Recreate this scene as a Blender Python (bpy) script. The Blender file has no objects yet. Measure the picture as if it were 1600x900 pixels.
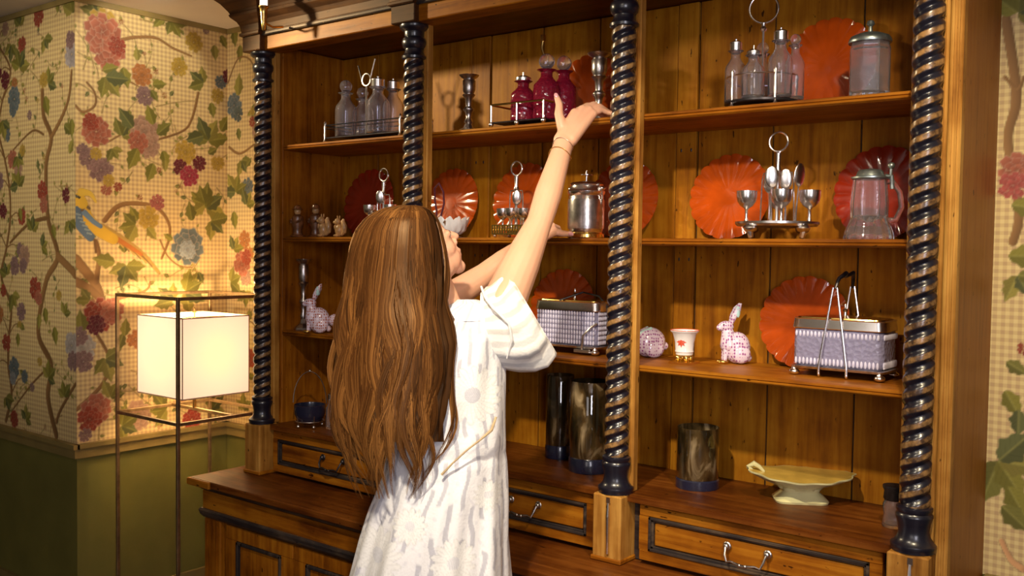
import bpy, math, random
import numpy as np
from mathutils import Vector, Matrix
random.seed(7); rng = np.random.default_rng(7)
PI = math.pi
SC = bpy.context.scene
COL = SC.collection

# ------------------------------------------------------------------ camera
CAM = Vector((3.0284, -2.3064, 1.6047)); FOC = 1501.96
yaw, pit, rol = 0.6659, 0.0406, 0.0135
CF = Vector((-math.sin(yaw)*math.cos(pit), math.cos(yaw)*math.cos(pit), -math.sin(pit)))
_r = Vector((math.cos(yaw), math.sin(yaw), 0)); _u = _r.cross(CF)
CR = _r*math.cos(rol) + _u*math.sin(rol); CU = -_r*math.sin(rol) + _u*math.cos(rol)
cd = bpy.data.cameras.new('camera'); cam = bpy.data.objects.new('camera', cd); COL.objects.link(cam)
cd.sensor_width = 36; cd.sensor_fit = 'HORIZONTAL'; cd.lens = FOC/1600*36; cd.clip_start = .05
m = Matrix((CR, CU, -CF)).transposed().to_4x4(); m.translation = CAM; cam.matrix_world = m
SC.camera = cam
# ------------------------------------------------------------------ world, lights, exposure
W = bpy.data.worlds.new('world'); SC.world = W; W.use_nodes = True
W.node_tree.nodes['Background'].inputs[0].default_value = (1.0, .72, .45, 1)
W.node_tree.nodes['Background'].inputs[1].default_value = .075
def light(name, kind, loc, energy, color, target=None, size=.2, size_y=None, spot=None, blend=.6):
    l = bpy.data.lights.new(name, kind); l.energy = energy; l.color = color
    o = bpy.data.objects.new(name, l); COL.objects.link(o); o.location = loc
    if kind == 'AREA':
        l.size = size
        if size_y: l.shape = 'RECTANGLE'; l.size_y = size_y
    else: l.shadow_soft_size = size
    if kind == 'SPOT': l.spot_size = spot; l.spot_blend = blend
    if target is not None: o.rotation_euler = (Vector(target)-Vector(loc)).to_track_quat('-Z', 'Y').to_euler()
    return o
light('front_fill', 'AREA', (4.4, -3.2, 1.8), 33, (.93, .90, 1.0), (2.1, -.4, 1.4), .8, 1.3)  # unseen soft area light behind the camera, added as frontal fill
light('reflection_fill', 'AREA', (2.6, -4.3, 1.7), 11, (1.0, .90, .86), (1.8, 0, 1.4), 1.5, 1.3)  # added large weak area light, gives the silver something bright to reflect
light('downlight_one', 'SPOT', (2.0, -1.5, 2.57), 140, (1.0, .86, .64), (1.55, -.35, 1.50), .04, spot=1.12, blend=.8)
light('downlight_two', 'SPOT', (2.75, -1.0, 2.57), 72, (1.0, .80, .50), (2.15, .1, 1.3), .04, spot=1.3, blend=.8)
light('downlight_three', 'SPOT', (-.55, -.75, 2.50), 100, (1.0, .80, .48), (1.15, .3, 1.85), .04, spot=.85, blend=.7)
light('downlight_four', 'SPOT', (-.55, -1.8, 2.57), 52, (1.0, .84, .60), (-1.05, .1, 1.75), .05, spot=1.05, blend=.8)
light('wall_wash_spot', 'SPOT', (-.30, -.12, 2.59), 9, (1.0, .86, .62), (-.85, -.06, 2.30), .02, spot=1.25, blend=.35)  # spot added to make the bright band at the top of the side wall
SC.view_settings.view_transform = 'Standard'; SC.view_settings.look = 'None'
SC.view_settings.exposure = 0.27; SC.view_settings.gamma = 1

# ------------------------------------------------------------------ pixel helpers (give world points)
def ray(x, y): return CF + CR*((x-800)/FOC) - CU*((y-450)/FOC)
def P(x, y, dep): return CAM + ray(x, y)*dep
def atY(x, y, Y): d = ray(x, y); return CAM + d*((Y-CAM.y)/d.y)
def atX(x, y, X): d = ray(x, y); return CAM + d*((X-CAM.x)/d.x)
def atZ(x, y, Z): d = ray(x, y); return CAM + d*((Z-CAM.z)/d.z)
def mpp(p): return (Vector(p)-CAM).dot(CF)/FOC
def atYZ(px, Y, Z):
    py = 400
    for i in range(6):
        q = atY(px, py, Y); py += (q.z-Z)/mpp(q)
    return Vector((q.x, Y, Z))

# ------------------------------------------------------------------ node materials
def newmat(name):
    m = bpy.data.materials.new(name); m.use_nodes = True
    nt = m.node_tree; b = nt.nodes['Principled BSDF']; return m, nt, b
def nd(nt, t, **k):
    n = nt.nodes.new(t)
    for a, v in k.items():
        if a.startswith('i_'): n.inputs[a[2:].replace('_', ' ')].default_value = v
        else: setattr(n, a, v)
    return n
def setp(b, **k):
    for a, v in k.items():
        a = a.replace('_', ' ')
        if isinstance(v, tuple) and len(v) == 3: v = (*v, 1)
        b.inputs[a].default_value = v
def ramp(nt, src, stops, interp='LINEAR'):
    r = nt.nodes.new('ShaderNodeValToRGB'); e = r.color_ramp.elements; r.color_ramp.interpolation = interp
    while len(e) < len(stops): e.new(.5)
    for i, (p, c) in enumerate(stops):
        e[i].position = p; e[i].color = (*c, 1) if len(c) == 3 else c
    nt.links.new(src, r.inputs[0]); return r.outputs[0]
def plain(name, col, rough=.5, metal=0, var=.12, scale=30, bump=0, spec=.5, coat=0, **k):
    m, nt, b = newmat(name); L = nt.links
    tc = nd(nt, 'ShaderNodeTexCoord'); n = nd(nt, 'ShaderNodeTexNoise', i_Scale=scale, i_Detail=4.0)
    L.new(tc.outputs['Object'], n.inputs['Vector'])
    c = ramp(nt, n.outputs[0], [(.3, tuple(x*(1-var) for x in col)), (.7, tuple(min(1, x*(1+var)) for x in col))])
    L.new(c, b.inputs['Base Color']); setp(b, Roughness=rough, Metallic=metal, Specular_IOR_Level=spec, Coat_Weight=coat)
    if bump:
        bp = nd(nt, 'ShaderNodeBump', i_Strength=bump, i_Distance=.002); L.new(n.outputs[0], bp.inputs['Height']); L.new(bp.outputs[0], b.inputs['Normal'])
    for a, v in k.items(): setp(b, **{a: v})
    return m
def wood(name, axis, dark, mid, light_, rough=.42, worn=.35):
    m, nt, b = newmat(name); L = nt.links
    tc = nd(nt, 'ShaderNodeTexCoord'); oi = nd(nt, 'ShaderNodeObjectInfo')
    add = nd(nt, 'ShaderNodeVectorMath', operation='MULTIPLY_ADD'); 
    cb = nd(nt, 'ShaderNodeCombineXYZ'); 
    for i in range(3): L.new(oi.outputs['Random'], cb.inputs[i])
    add.inputs[1].default_value = (3, 5, 7); L.new(cb.outputs[0], add.inputs[0]); L.new(tc.outputs['Object'], add.inputs[2])
    mp = nd(nt, 'ShaderNodeMapping'); s = [26, 26, 26]; s['xyz'.index(axis)] = 1.6; mp.inputs['Scale'].default_value = s
    L.new(add.outputs[0], mp.inputs[0])
    n1 = nd(nt, 'ShaderNodeTexNoise', i_Scale=1.6, i_Detail=7.0, i_Roughness=.62, i_Distortion=.35); L.new(mp.outputs[0], n1.inputs['Vector'])
    n2 = nd(nt, 'ShaderNodeTexNoise', i_Scale=5.0, i_Detail=4.0, i_Roughness=.6); L.new(add.outputs[0], n2.inputs['Vector'])
    mx = nd(nt, 'ShaderNodeMath', operation='MULTIPLY_ADD'); mx.inputs[1].default_value = .55
    sc_ = nd(nt, 'ShaderNodeMath', operation='MULTIPLY'); sc_.inputs[1].default_value = .45
    L.new(n2.outputs[0], sc_.inputs[0]); L.new(n1.outputs[0], mx.inputs[0]); L.new(sc_.outputs[0], mx.inputs[2])
    c = ramp(nt, mx.outputs[0], [(.36, dark), (.49, mid), (.62, light_)])
    # small dents and worm marks
    mp2 = nd(nt, 'ShaderNodeMapping'); s2 = [60, 60, 60]; s2['xyz'.index(axis)] = 22; mp2.inputs['Scale'].default_value = s2
    L.new(add.outputs[0], mp2.inputs[0])
    n3 = nd(nt, 'ShaderNodeTexNoise', i_Scale=1.3, i_Detail=2.0); L.new(mp2.outputs[0], n3.inputs['Vector'])
    k = ramp(nt, n3.outputs[0], [(.70, (0, 0, 0)), (.74, (1, 1, 1))])
    mix = nd(nt, 'ShaderNodeMix', data_type='RGBA'); L.new(k, mix.inputs['Factor']); L.new(c, mix.inputs['A']); mix.inputs['B'].default_value = (*[x*.35 for x in dark], 1)
    L.new(mix.outputs['Result'], b.inputs['Base Color'])
    setp(b, Roughness=rough+.06, Specular_IOR_Level=.3, Specular_Tint=(1.0, .72, .45))
    bp = nd(nt, 'ShaderNodeBump', i_Strength=.25, i_Distance=.003); L.new(n1.outputs[0], bp.inputs['Height']); L.new(bp.outputs[0], b.inputs['Normal'])
    return m
OD, OM, OL = (.10, .024, .002), (.26, .080, .004), (.40, .150, .010)
M = {}
M['wood_z'] = wood('ochre_wood_upright', 'z', OD, OM, OL)
M['wood_x'] = wood('ochre_wood_level', 'x', OD, OM, OL)
M['wood_y'] = wood('ochre_wood_deep', 'y', OD, OM, OL)
M['back_z'] = wood('back_board_wood', 'z', (.16, .045, .002), (.30, .105, .004), (.42, .175, .010), .45)
M['red_x'] = wood('red_brown_wood_level', 'x', (.045, .010, .002), (.10, .025, .003), (.18, .055, .008), .33)
M['red_y'] = wood('red_brown_side_wood', 'z', (.16, .048, .005), (.24, .080, .009), (.29, .11, .014), .4)
M['pale_z'] = wood('pale_worn_wood', 'z', (.16, .055, .008), (.36, .16, .028), (.55, .29, .065), .5)
M['corn_x'] = wood('dimmed_cornice_wood', 'x', (.028, .010, .004), (.06, .022, .007), (.12, .048, .012), .5)  # dim light at the cornice is put into its wood colour
M['stain_x'] = wood('black_stained_moulding', 'x', (.012, .010, .012), (.03, .024, .024), (.12, .08, .05), .38)
M['stain_z'] = wood('black_stained_moulding_upright', 'z', (.012, .010, .012), (.03, .024, .024), (.12, .08, .05), .38)
def col_mat():
    m, nt, b = newmat('black_and_worn_gilt_column'); L = nt.links
    at = nd(nt, 'ShaderNodeAttribute', attribute_name='wear'); tc = nd(nt, 'ShaderNodeTexCoord')
    n = nd(nt, 'ShaderNodeTexNoise', i_Scale=38.0, i_Detail=5.0, i_Roughness=.7); L.new(tc.outputs['Object'], n.inputs['Vector'])
    ma = nd(nt, 'ShaderNodeMath', operation='MULTIPLY_ADD'); ma.inputs[1].default_value = .9; L.new(n.outputs[0], ma.inputs[0]); L.new(at.outputs['Fac'], ma.inputs[2])
    c = ramp(nt, ma.outputs[0], [(.98, (.010, .009, .016)), (1.0, (.10, .05, .02)), (1.0, (.42, .24, .09))])
    # ramp input above 1 clamps: scale down first
    ml = nd(nt, 'ShaderNodeMath', operation='MULTIPLY'); ml.inputs[1].default_value = .5
    L.new(ma.outputs[0], ml.inputs[0])
    r = ramp(nt, ml.outputs[0], [(.46, (.008, .008, .016)), (.56, (.06, .030, .014)), (.66, (.33, .18, .062))])
    L.new(r, b.inputs['Base Color']); setp(b, Roughness=.3, Coat_Weight=.5, Coat_Roughness=.2)
    bp = nd(nt, 'ShaderNodeBump', i_Strength=.3, i_Distance=.002); L.new(n.outputs[0], bp.inputs['Height']); L.new(bp.outputs[0], b.inputs['Normal'])
    return m
M['column'] = col_mat()
M['orange'] = plain('orange_red_glaze', (.40, .058, .004), .15, var=.22, scale=14, coat=.6)
M['red'] = plain('deep_red_glaze', (.27, .020, .005), .18, var=.22, scale=14, coat=.6)
M['silver'] = plain('polished_silver', (.84, .81, .81), .23, 1, var=.06, scale=40)
M['old_silver'] = plain('tarnished_silver', (.50, .47, .46), .30, 1, var=.3, scale=60, bump=.3)
M['dark_metal'] = plain('dark_metal', (.05, .045, .05), .35, .8, var=.3, scale=60)
M['brass'] = plain('brass', (.75, .50, .16), .25, 1)
M['gilt'] = plain('gold_gilding', (.85, .60, .18), .2, 1)
M['iron'] = plain('aged_bronze_lamp_frame', (.30, .20, .10), .4, .7, var=.3)
M['pewter'] = plain('pewter', (.36, .42, .42), .35, .9, var=.3, scale=50)
def glass(name, col=(1, 1, 1), rough=.02, bump=0, ior=1.45):
    m, nt, b = newmat(name); setp(b, Base_Color=col, Roughness=rough, Transmission_Weight=1.0, IOR=ior)
    tc = nd(nt, 'ShaderNodeTexCoord'); n = nd(nt, 'ShaderNodeTexVoronoi' if bump > .5 else 'ShaderNodeTexNoise', i_Scale=90.0)
    nt.links.new(tc.outputs['Object'], n.inputs['Vector'])
    bp = nd(nt, 'ShaderNodeBump', i_Strength=max(bump, .02), i_Distance=.003); nt.links.new(n.outputs[0], bp.inputs['Height']); nt.links.new(bp.outputs[0], b.inputs['Normal'])
    return m
M['glass'] = glass('clear_glass', (.93, .93, 1.0), .01, .12, ior=1.4)
setp(M['glass'].node_tree.nodes['Principled BSDF'], Transmission_Weight=.95, Specular_IOR_Level=1.0)
M['cut'] = glass('cut_glass', (.46, .44, .66), .08, .9, 1.4)
setp(M['cut'].node_tree.nodes['Principled BSDF'], Transmission_Weight=.5, Specular_IOR_Level=1.0)
M['ruby'] = glass('ruby_cut_glass', (.45, .022, .07), .06, .8, 1.4)
setp(M['ruby'].node_tree.nodes['Principled BSDF'], Transmission_Weight=.7, Specular_IOR_Level=1.0)
M['bead'] = plain('bright_cut_beads', (.66, .64, .82), .08, coat=1.0)
def smoke_mat():
    m, nt, b = newmat('mottled_smoky_glass'); L = nt.links; tc = nd(nt, 'ShaderNodeTexCoord'); mp = nd(nt, 'ShaderNodeMapping'); mp.inputs['Scale'].default_value = (1, 1, .4); L.new(tc.outputs['Object'], mp.inputs[0])
    n = nd(nt, 'ShaderNodeTexNoise', i_Scale=20.0, i_Detail=4.0, i_Distortion=.8); L.new(mp.outputs[0], n.inputs['Vector'])
    L.new(ramp(nt, n.outputs[0], [(.40, (.03, .020, .008)), (.58, (.09, .055, .02)), (.72, (.40, .30, .17))]), b.inputs['Base Color'])
    t_ = ramp(nt, n.outputs[0], [(.45, (.6, .6, .6)), (.62, (.12, .12, .12))]); L.new(t_, b.inputs['Transmission Weight']); setp(b, Roughness=.06, IOR=1.45, Specular_IOR_Level=1.0, Coat_Weight=1.0, Coat_Roughness=.03); return m
M['smoke'] = smoke_mat()
M['white'] = plain('white_porcelain', (.80, .79, .80), .2, var=.05, coat=.4)
M['cream'] = plain('cream_green_glaze', (.62, .58, .30), .3, var=.12, scale=9, coat=.3)
M['cream_in'] = plain('amber_inner_glaze', (.55, .36, .07), .3, var=.2, scale=20, coat=.3)
M['blueblack'] = plain('blue_black_wooden_base', (.012, .014, .035), .25, coat=.5)
M['candle'] = plain('ivory_wax', (.75, .68, .5), .5)
M['squirrel'] = plain('tan_and_cream_glaze', (.50, .29, .12), .3, var=.5, scale=40, coat=.3)
M['darkfig'] = plain('dark_brown_glaze', (.16, .06, .02), .35, var=.6, scale=50, coat=.3)
def rabbit_mat(name, dot):
    m, nt, b = newmat(name); L = nt.links
    tc = nd(nt, 'ShaderNodeTexCoord'); v = nd(nt, 'ShaderNodeTexVoronoi', i_Scale=135.0, i_Randomness=.3)
    mp = nd(nt, 'ShaderNodeMapping'); mp.inputs['Scale'].default_value = (1, 1, .75)
    L.new(tc.outputs['Object'], mp.inputs[0]); L.new(mp.outputs[0], v.inputs['Vector'])
    c = ramp(nt, v.outputs['Distance'], [(.30, dot), (.44, (.74, .62, .76))]); L.new(c, b.inputs['Base Color']); setp(b, Roughness=.15, Coat_Weight=.5)
    return m
M['rabbit'] = rabbit_mat('fishnet_painted_porcelain', (.33, .10, .30))
M['rabbit_in'] = plain('pale_turquoise_glaze', (.45, .68, .68), .2)
M['rabbit_red'] = rabbit_mat('rust_fishnet_porcelain', (.40, .10, .05))
M['skin'] = plain('skin', (.74, .40, .255), .45, var=.05, scale=12, bump=.05)
setp(M['skin'].node_tree.nodes['Principled BSDF'], Subsurface_Weight=.15, Subsurface_Scale=.01)
M['nail'] = plain('pink_nail', (.72, .33, .36), .25, coat=.5)
M['lip'] = plain('lip', (.55, .2, .17), .35)
M['eye'] = plain('eye_white', (.8, .78, .75), .15); M['iris'] = plain('iris_brown', (.06, .03, .015), .15)
M['brow'] = plain('brow_hair', (.10, .05, .025), .6)
def attr_mat(name, attr, rough=.6, bump=0, spec=.3):
    m, nt, b = newmat(name); a = nd(nt, 'ShaderNodeAttribute', attribute_name=attr)
    tc = nd(nt, 'ShaderNodeTexCoord'); n = nd(nt, 'ShaderNodeTexNoise', i_Scale=180.0, i_Detail=3.0); nt.links.new(tc.outputs['Object'], n.inputs['Vector'])
    mx = nd(nt, 'ShaderNodeMix', data_type='RGBA', blend_type='MULTIPLY'); mx.inputs['Factor'].default_value = .12
    nt.links.new(a.outputs['Color'], mx.inputs['A']); nt.links.new(n.outputs[0], mx.inputs['B'])
    sc = nd(nt, 'ShaderNodeMix', data_type='RGBA', blend_type='MULTIPLY')
    nt.links.new(mx.outputs['Result'], b.inputs['Base Color']); setp(b, Roughness=rough, Specular_IOR_Level=spec)
    if bump:
        bp = nd(nt, 'ShaderNodeBump', i_Strength=bump, i_Distance=.002); nt.links.new(n.outputs[0], bp.inputs['Height']); nt.links.new(bp.outputs[0], b.inputs['Normal'])
    return m
M['dress'] = attr_mat('white_embroidered_cotton', 'print', .8, .4)
def hair_mat():
    m, nt, b = newmat('long_brown_hair'); L = nt.links
    a = nd(nt, 'ShaderNodeAttribute', attribute_name='hair_tone')
    c = ramp(nt, a.outputs['Fac'], [(0, (.020, .007, .002)), (.45, (.085, .030, .007)), (1, (.36, .155, .038))])
    L.new(c, b.inputs['Base Color']); setp(b, Roughness=.46, Specular_IOR_Level=.4, Specular_Tint=(1.0, .66, .36))
    return m
M['hair'] = hair_mat()
# ------------------------------------------------------------------ mesh builder
class MB:
    def __init__(s): s.v = []; s.f = []; s.m = Matrix.Identity(4)
    def add(s, vs, fs):
        o = len(s.v); s.v += [tuple(s.m @ Vector(v)) for v in vs]; s.f += [tuple(i+o for i in f) for f in fs]; return s
    def box(s, x0, x1, y0, y1, z0, z1, bev=0):
        if bev:
            b = bev; vs = []; 
            def ring(x0, x1, y0, y1, z, c): return [(x0+c, y0, z), (x1-c, y0, z), (x1, y0+c, z), (x1, y1-c, z), (x1-c, y1, z), (x0+c, y1, z), (x0, y1-c, z), (x0, y0+c, z)]
            R = [ring(x0+b, x1-b, y0+b, y1-b, z0, b*.3), ring(x0, x1, y0, y1, z0+b, b), ring(x0, x1, y0, y1, z1-b, b), ring(x0+b, x1-b, y0+b, y1-b, z1, b*.3)]
            return s.loft(R)
        vs = [(x0, y0, z0), (x1, y0, z0), (x1, y1, z0), (x0, y1, z0), (x0, y0, z1), (x1, y0, z1), (x1, y1, z1), (x0, y1, z1)]
        return s.add(vs, [(3, 2, 1, 0), (4, 5, 6, 7), (0, 1, 5, 4), (1, 2, 6, 5), (2, 3, 7, 6), (3, 0, 4, 7)])
    def loft(s, rings, cap=True, closed=True):
        n = len(rings[0]); vs = [p for r in rings for p in r]; fs = []
        for i in range(len(rings)-1):
            for j in range(n if closed else n-1):
                k = (j+1) % n; fs.append((i*n+j, i*n+k, (i+1)*n+k, (i+1)*n+j))
        if cap: fs.append(tuple(reversed(range(n)))); fs.append(tuple((len(rings)-1)*n+j for j in range(n)))
        return s.add(vs, fs)
    def lathe(s, prof, seg=24, c=(0, 0, 0), flute=None, ex=1, ey=1):
        rings = []
        for r, z in prof:
            ring = []
            for j in range(seg):
                a = 2*PI*j/seg; rr = max(r, .0002)
                if flute: rr *= 1+flute[1]*math.cos(flute[0]*a)
                ring.append((c[0]+rr*ex*math.cos(a), c[1]+rr*ey*math.sin(a), c[2]+z))
            rings.append(ring)
        return s.loft(rings)
    def ball(s, c, r, seg=16, rows=10):
        rx, ry, rz = r if isinstance(r, tuple) else (r, r, r)
        return s.loft([[(c[0]+rx*math.sin(t)*math.cos(2*PI*j/seg), c[1]+ry*math.sin(t)*math.sin(2*PI*j/seg), c[2]-rz*math.cos(t)) for j in range(seg)] for t in [max(.03, min(PI-.03, PI*i/rows)) for i in range(rows+1)]])
    def tube(s, pts, r, seg=8, cap=True):
        pts = [Vector(p) for p in pts]; n = len(pts); rs = r if isinstance(r, (list, tuple)) else [r]*n
        rings = []; nrm = None
        for i, p in enumerate(pts):
            t = (pts[min(i+1, n-1)]-pts[max(i-1, 0)]).normalized()
            if nrm is None: nrm = t.orthogonal().normalized()
            nrm = (nrm-t*nrm.dot(t)); nrm = nrm.normalized() if nrm.length > 1e-6 else t.orthogonal().normalized()
            b = t.cross(nrm)
            rings.append([tuple(p+(nrm*math.cos(2*PI*j/seg)+b*math.sin(2*PI*j/seg))*rs[i]) for j in range(seg)])
        return s.loft(rings, cap)
    def ring(s, c, R, r, axis='y', n=28, seg=8, ex=1, ez=1):
        pts = []
        for i in range(n+1):
            a = 2*PI*i/n; u, w = R*ex*math.cos(a), R*ez*math.sin(a)
            pts.append({'y': (c[0]+u, c[1], c[2]+w), 'z': (c[0]+u, c[1]+w, c[2]), 'x': (c[0], c[1]+u, c[2]+w)}[axis])
        return s.tube(pts, r, seg, False)
    def prism(s, poly, z0, z1):
        n = len(poly); return s.loft([[(x, y, z0) for x, y in poly], [(x, y, z1) for x, y in poly]])
    def capsule(s, a, b, ra, rb, seg=18):
        a = Vector(a); b = Vector(b); d = b-a
        t = d.normalized() if d.length > 1e-6 else Vector((0, 0, 1)); n = t.orthogonal().normalized(); q = t.cross(n)
        rings = []
        for k in range(7):
            th = PI/2*(k/6); th = max(th, .05); rings.append((a-t*ra*math.cos(th), ra*math.sin(th)))
        for k in range(7):
            th = PI/2*(1-k/6); th = max(th, .05); rings.append((b+t*rb*math.cos(th), rb*math.sin(th)))
        return s.loft([[tuple(c+(n*math.cos(2*PI*j/seg)+q*math.sin(2*PI*j/seg))*r) for j in range(seg)] for c, r in rings])
    def build(s, name, mat, parent=None, smooth=True, angle=40):
        me = bpy.data.meshes.new(name); me.from_pydata(s.v, [], s.f); me.validate()
        if smooth:
            me.polygons.foreach_set('use_smooth', [True]*len(me.polygons))
            try: me.set_sharp_from_angle(angle=math.radians(angle))
            except Exception: pass
        me.materials.append(M[mat] if isinstance(mat, str) else mat)
        o = bpy.data.objects.new(name, me); COL.objects.link(o)
        if parent is not None: o.parent = parent
        return o
def tag(o, label=None, cat=None, group=None, kind=None):
    if label: o['label'] = label
    if cat: o['category'] = cat
    if group: o['group'] = group
    if kind: o['kind'] = kind
    return o
def thing(name, label, cat, loc=(0, 0, 0), rz=0, group=None):
    o = bpy.data.objects.new(name, None); COL.objects.link(o); o.empty_display_size = .05
    o.location = loc; o.rotation_euler = (0, 0, rz); return tag(o, label, cat, group)
def copy_tree(o, parent=None):
    c = o.copy(); COL.objects.link(c); c.parent = parent
    for ch in list(o.children): copy_tree(ch, c)
    return c
def bx(name, mat, parent, *a, bev=.002): return MB().box(*a, bev=bev).build(name, mat, parent, smooth=False)
# ================================================================== ROOM
ZC = 2.60; RAIL = .776
M['olive'] = plain('olive_wall_paint', (.18, .165, .035), .55, var=.12, scale=6)
M['rail'] = plain('ochre_olive_rail_paint', (.26, .19, .06), .45, var=.15, scale=10)
M['ceil'] = plain('white_ceiling_paint', (.78, .72, .66), .7, var=.03, scale=5)
M['floor'] = wood('floor_wood', 'y', (.06, .025, .01), (.11, .05, .02), (.17, .08, .03), .35)
fl = tag(MB().box(-3, 5.2, -4.6, 1.2, -.05, 0).build('floor', 'floor', smooth=False), kind='structure')
for i in range(30):
    x = -2.9+i*.27; bx('floor_board', 'floor', fl, x, x+.266, -4.5, .39, 0, .006, bev=.0015)
tag(MB().box(-3.1, 5.2, -4.6, 1.2, ZC, ZC+.05).build('ceiling', 'ceil', smooth=False), kind='structure')
XB, YA, YW = -.79, -.325, .40
wb = tag(MB().box(XB-.1, 5.2, YW+.0015, YW+.1, 0, ZC).build('wall_back', 'olive', smooth=False), kind='structure')
wr = tag(MB().box(XB-.1, XB-.0015, YA+.0015, YW, 0, ZC).build('wall_side', 'olive', smooth=False), kind='structure')
wl = tag(MB().box(-3.0, XB-.1, YA+.0015, YA+.1, 0, ZC).build('wall_left', 'olive', smooth=False), kind='structure')
tag(MB().box(-3.1, -3.0, -4.6, YA+.1, 0, ZC).build('wall_far', 'olive', smooth=False), kind='structure')
for i, a in enumerate([(XB, -.1-.03, YW-.015, YW), (2.482, 5.2, YW-.015, YW)]):
    t_ = MB().box(a[0], a[1], a[2], a[3], RAIL-.055, RAIL).box(a[0], a[1], a[2]-.012, a[3], RAIL-.014, RAIL+.004).build('trim_%d' % (i+1), 'rail', smooth=False); tag(t_, kind='structure')
tag(MB().box(XB, XB+.015, YA, YW, RAIL-.055, RAIL).box(XB, XB+.027, YA-.01, YW, RAIL-.014, RAIL+.004).build('trim_3', 'rail', smooth=False), kind='structure')
tag(MB().box(-3, XB+.015, YA-.015, YA, RAIL-.055, RAIL).box(-3, XB+.027, YA-.027, YA, RAIL-.014, RAIL+.004).build('trim_4', 'rail', smooth=False), kind='structure')
tag(MB().box(-3, XB+.008, YA-.008, YA, ZC-.022, ZC).box(XB, XB+.008, YA, YW, ZC-.022, ZC).box(XB, 5, YW-.008, YW, ZC-.022, ZC).build('trim_5', 'rail', smooth=False), kind='structure')
tag(MB().box(-3, XB+.015, YA-.015, YA, 0, .12).build('baseboard_left', 'rail', smooth=False), kind='structure')
tag(MB().box(XB, XB+.015, YA, YW, 0, .12).build('baseboard_side', 'rail', smooth=False), kind='structure')
tag(MB().box(XB, 5, YW-.015, YW, 0, .12).build('baseboard_back', 'rail', smooth=False), kind='structure')

# ---- wallpaper: printed flowers painted per vertex on a fine grid, gingham ground from nodes
def paper_mat():
    m, nt, b = newmat('floral_gingham_wallpaper'); L = nt.links
    uv = nd(nt, 'ShaderNodeUVMap'); sx = nd(nt, 'ShaderNodeSeparateXYZ'); L.new(uv.outputs[0], sx.inputs[0])
    outs = []
    for i in (0, 1):
        a = nd(nt, 'ShaderNodeMath', operation='MULTIPLY'); a.inputs[1].default_value = 2*PI/.0195; L.new(sx.outputs[i], a.inputs[0])
        s_ = nd(nt, 'ShaderNodeMath', operation='SINE'); L.new(a.outputs[0], s_.inputs[0])
        c_ = nd(nt, 'ShaderNodeMath', operation='MULTIPLY_ADD', use_clamp=True); c_.inputs[1].default_value = 1.6; c_.inputs[2].default_value = .5; L.new(s_.outputs[0], c_.inputs[0]); outs.append(c_)
    ad = nd(nt, 'ShaderNodeMath', operation='ADD'); L.new(outs[0].outputs[0], ad.inputs[0]); L.new(outs[1].outputs[0], ad.inputs[1])
    hf = nd(nt, 'ShaderNodeMath', operation='MULTIPLY'); hf.inputs[1].default_value = .5; L.new(ad.outputs[0], hf.inputs[0])
    g = ramp(nt, hf.outputs[0], [(0, (.74, .59, .27)), (.5, (.64, .48, .22)), (1, (.52, .36, .18))])
    at = nd(nt, 'ShaderNodeAttribute', attribute_name='print')
    mx = nd(nt, 'ShaderNodeMix', data_type='RGBA'); L.new(at.outputs['Alpha'], mx.inputs['Factor']); L.new(g, mx.inputs['A']); L.new(at.outputs['Color'], mx.inputs['B'])
    L.new(mx.outputs['Result'], b.inputs['Base Color']); setp(b, Roughness=.6, Specular_IOR_Level=.3)
    return m
M['paper'] = paper_mat()
STEP = .0034
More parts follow.
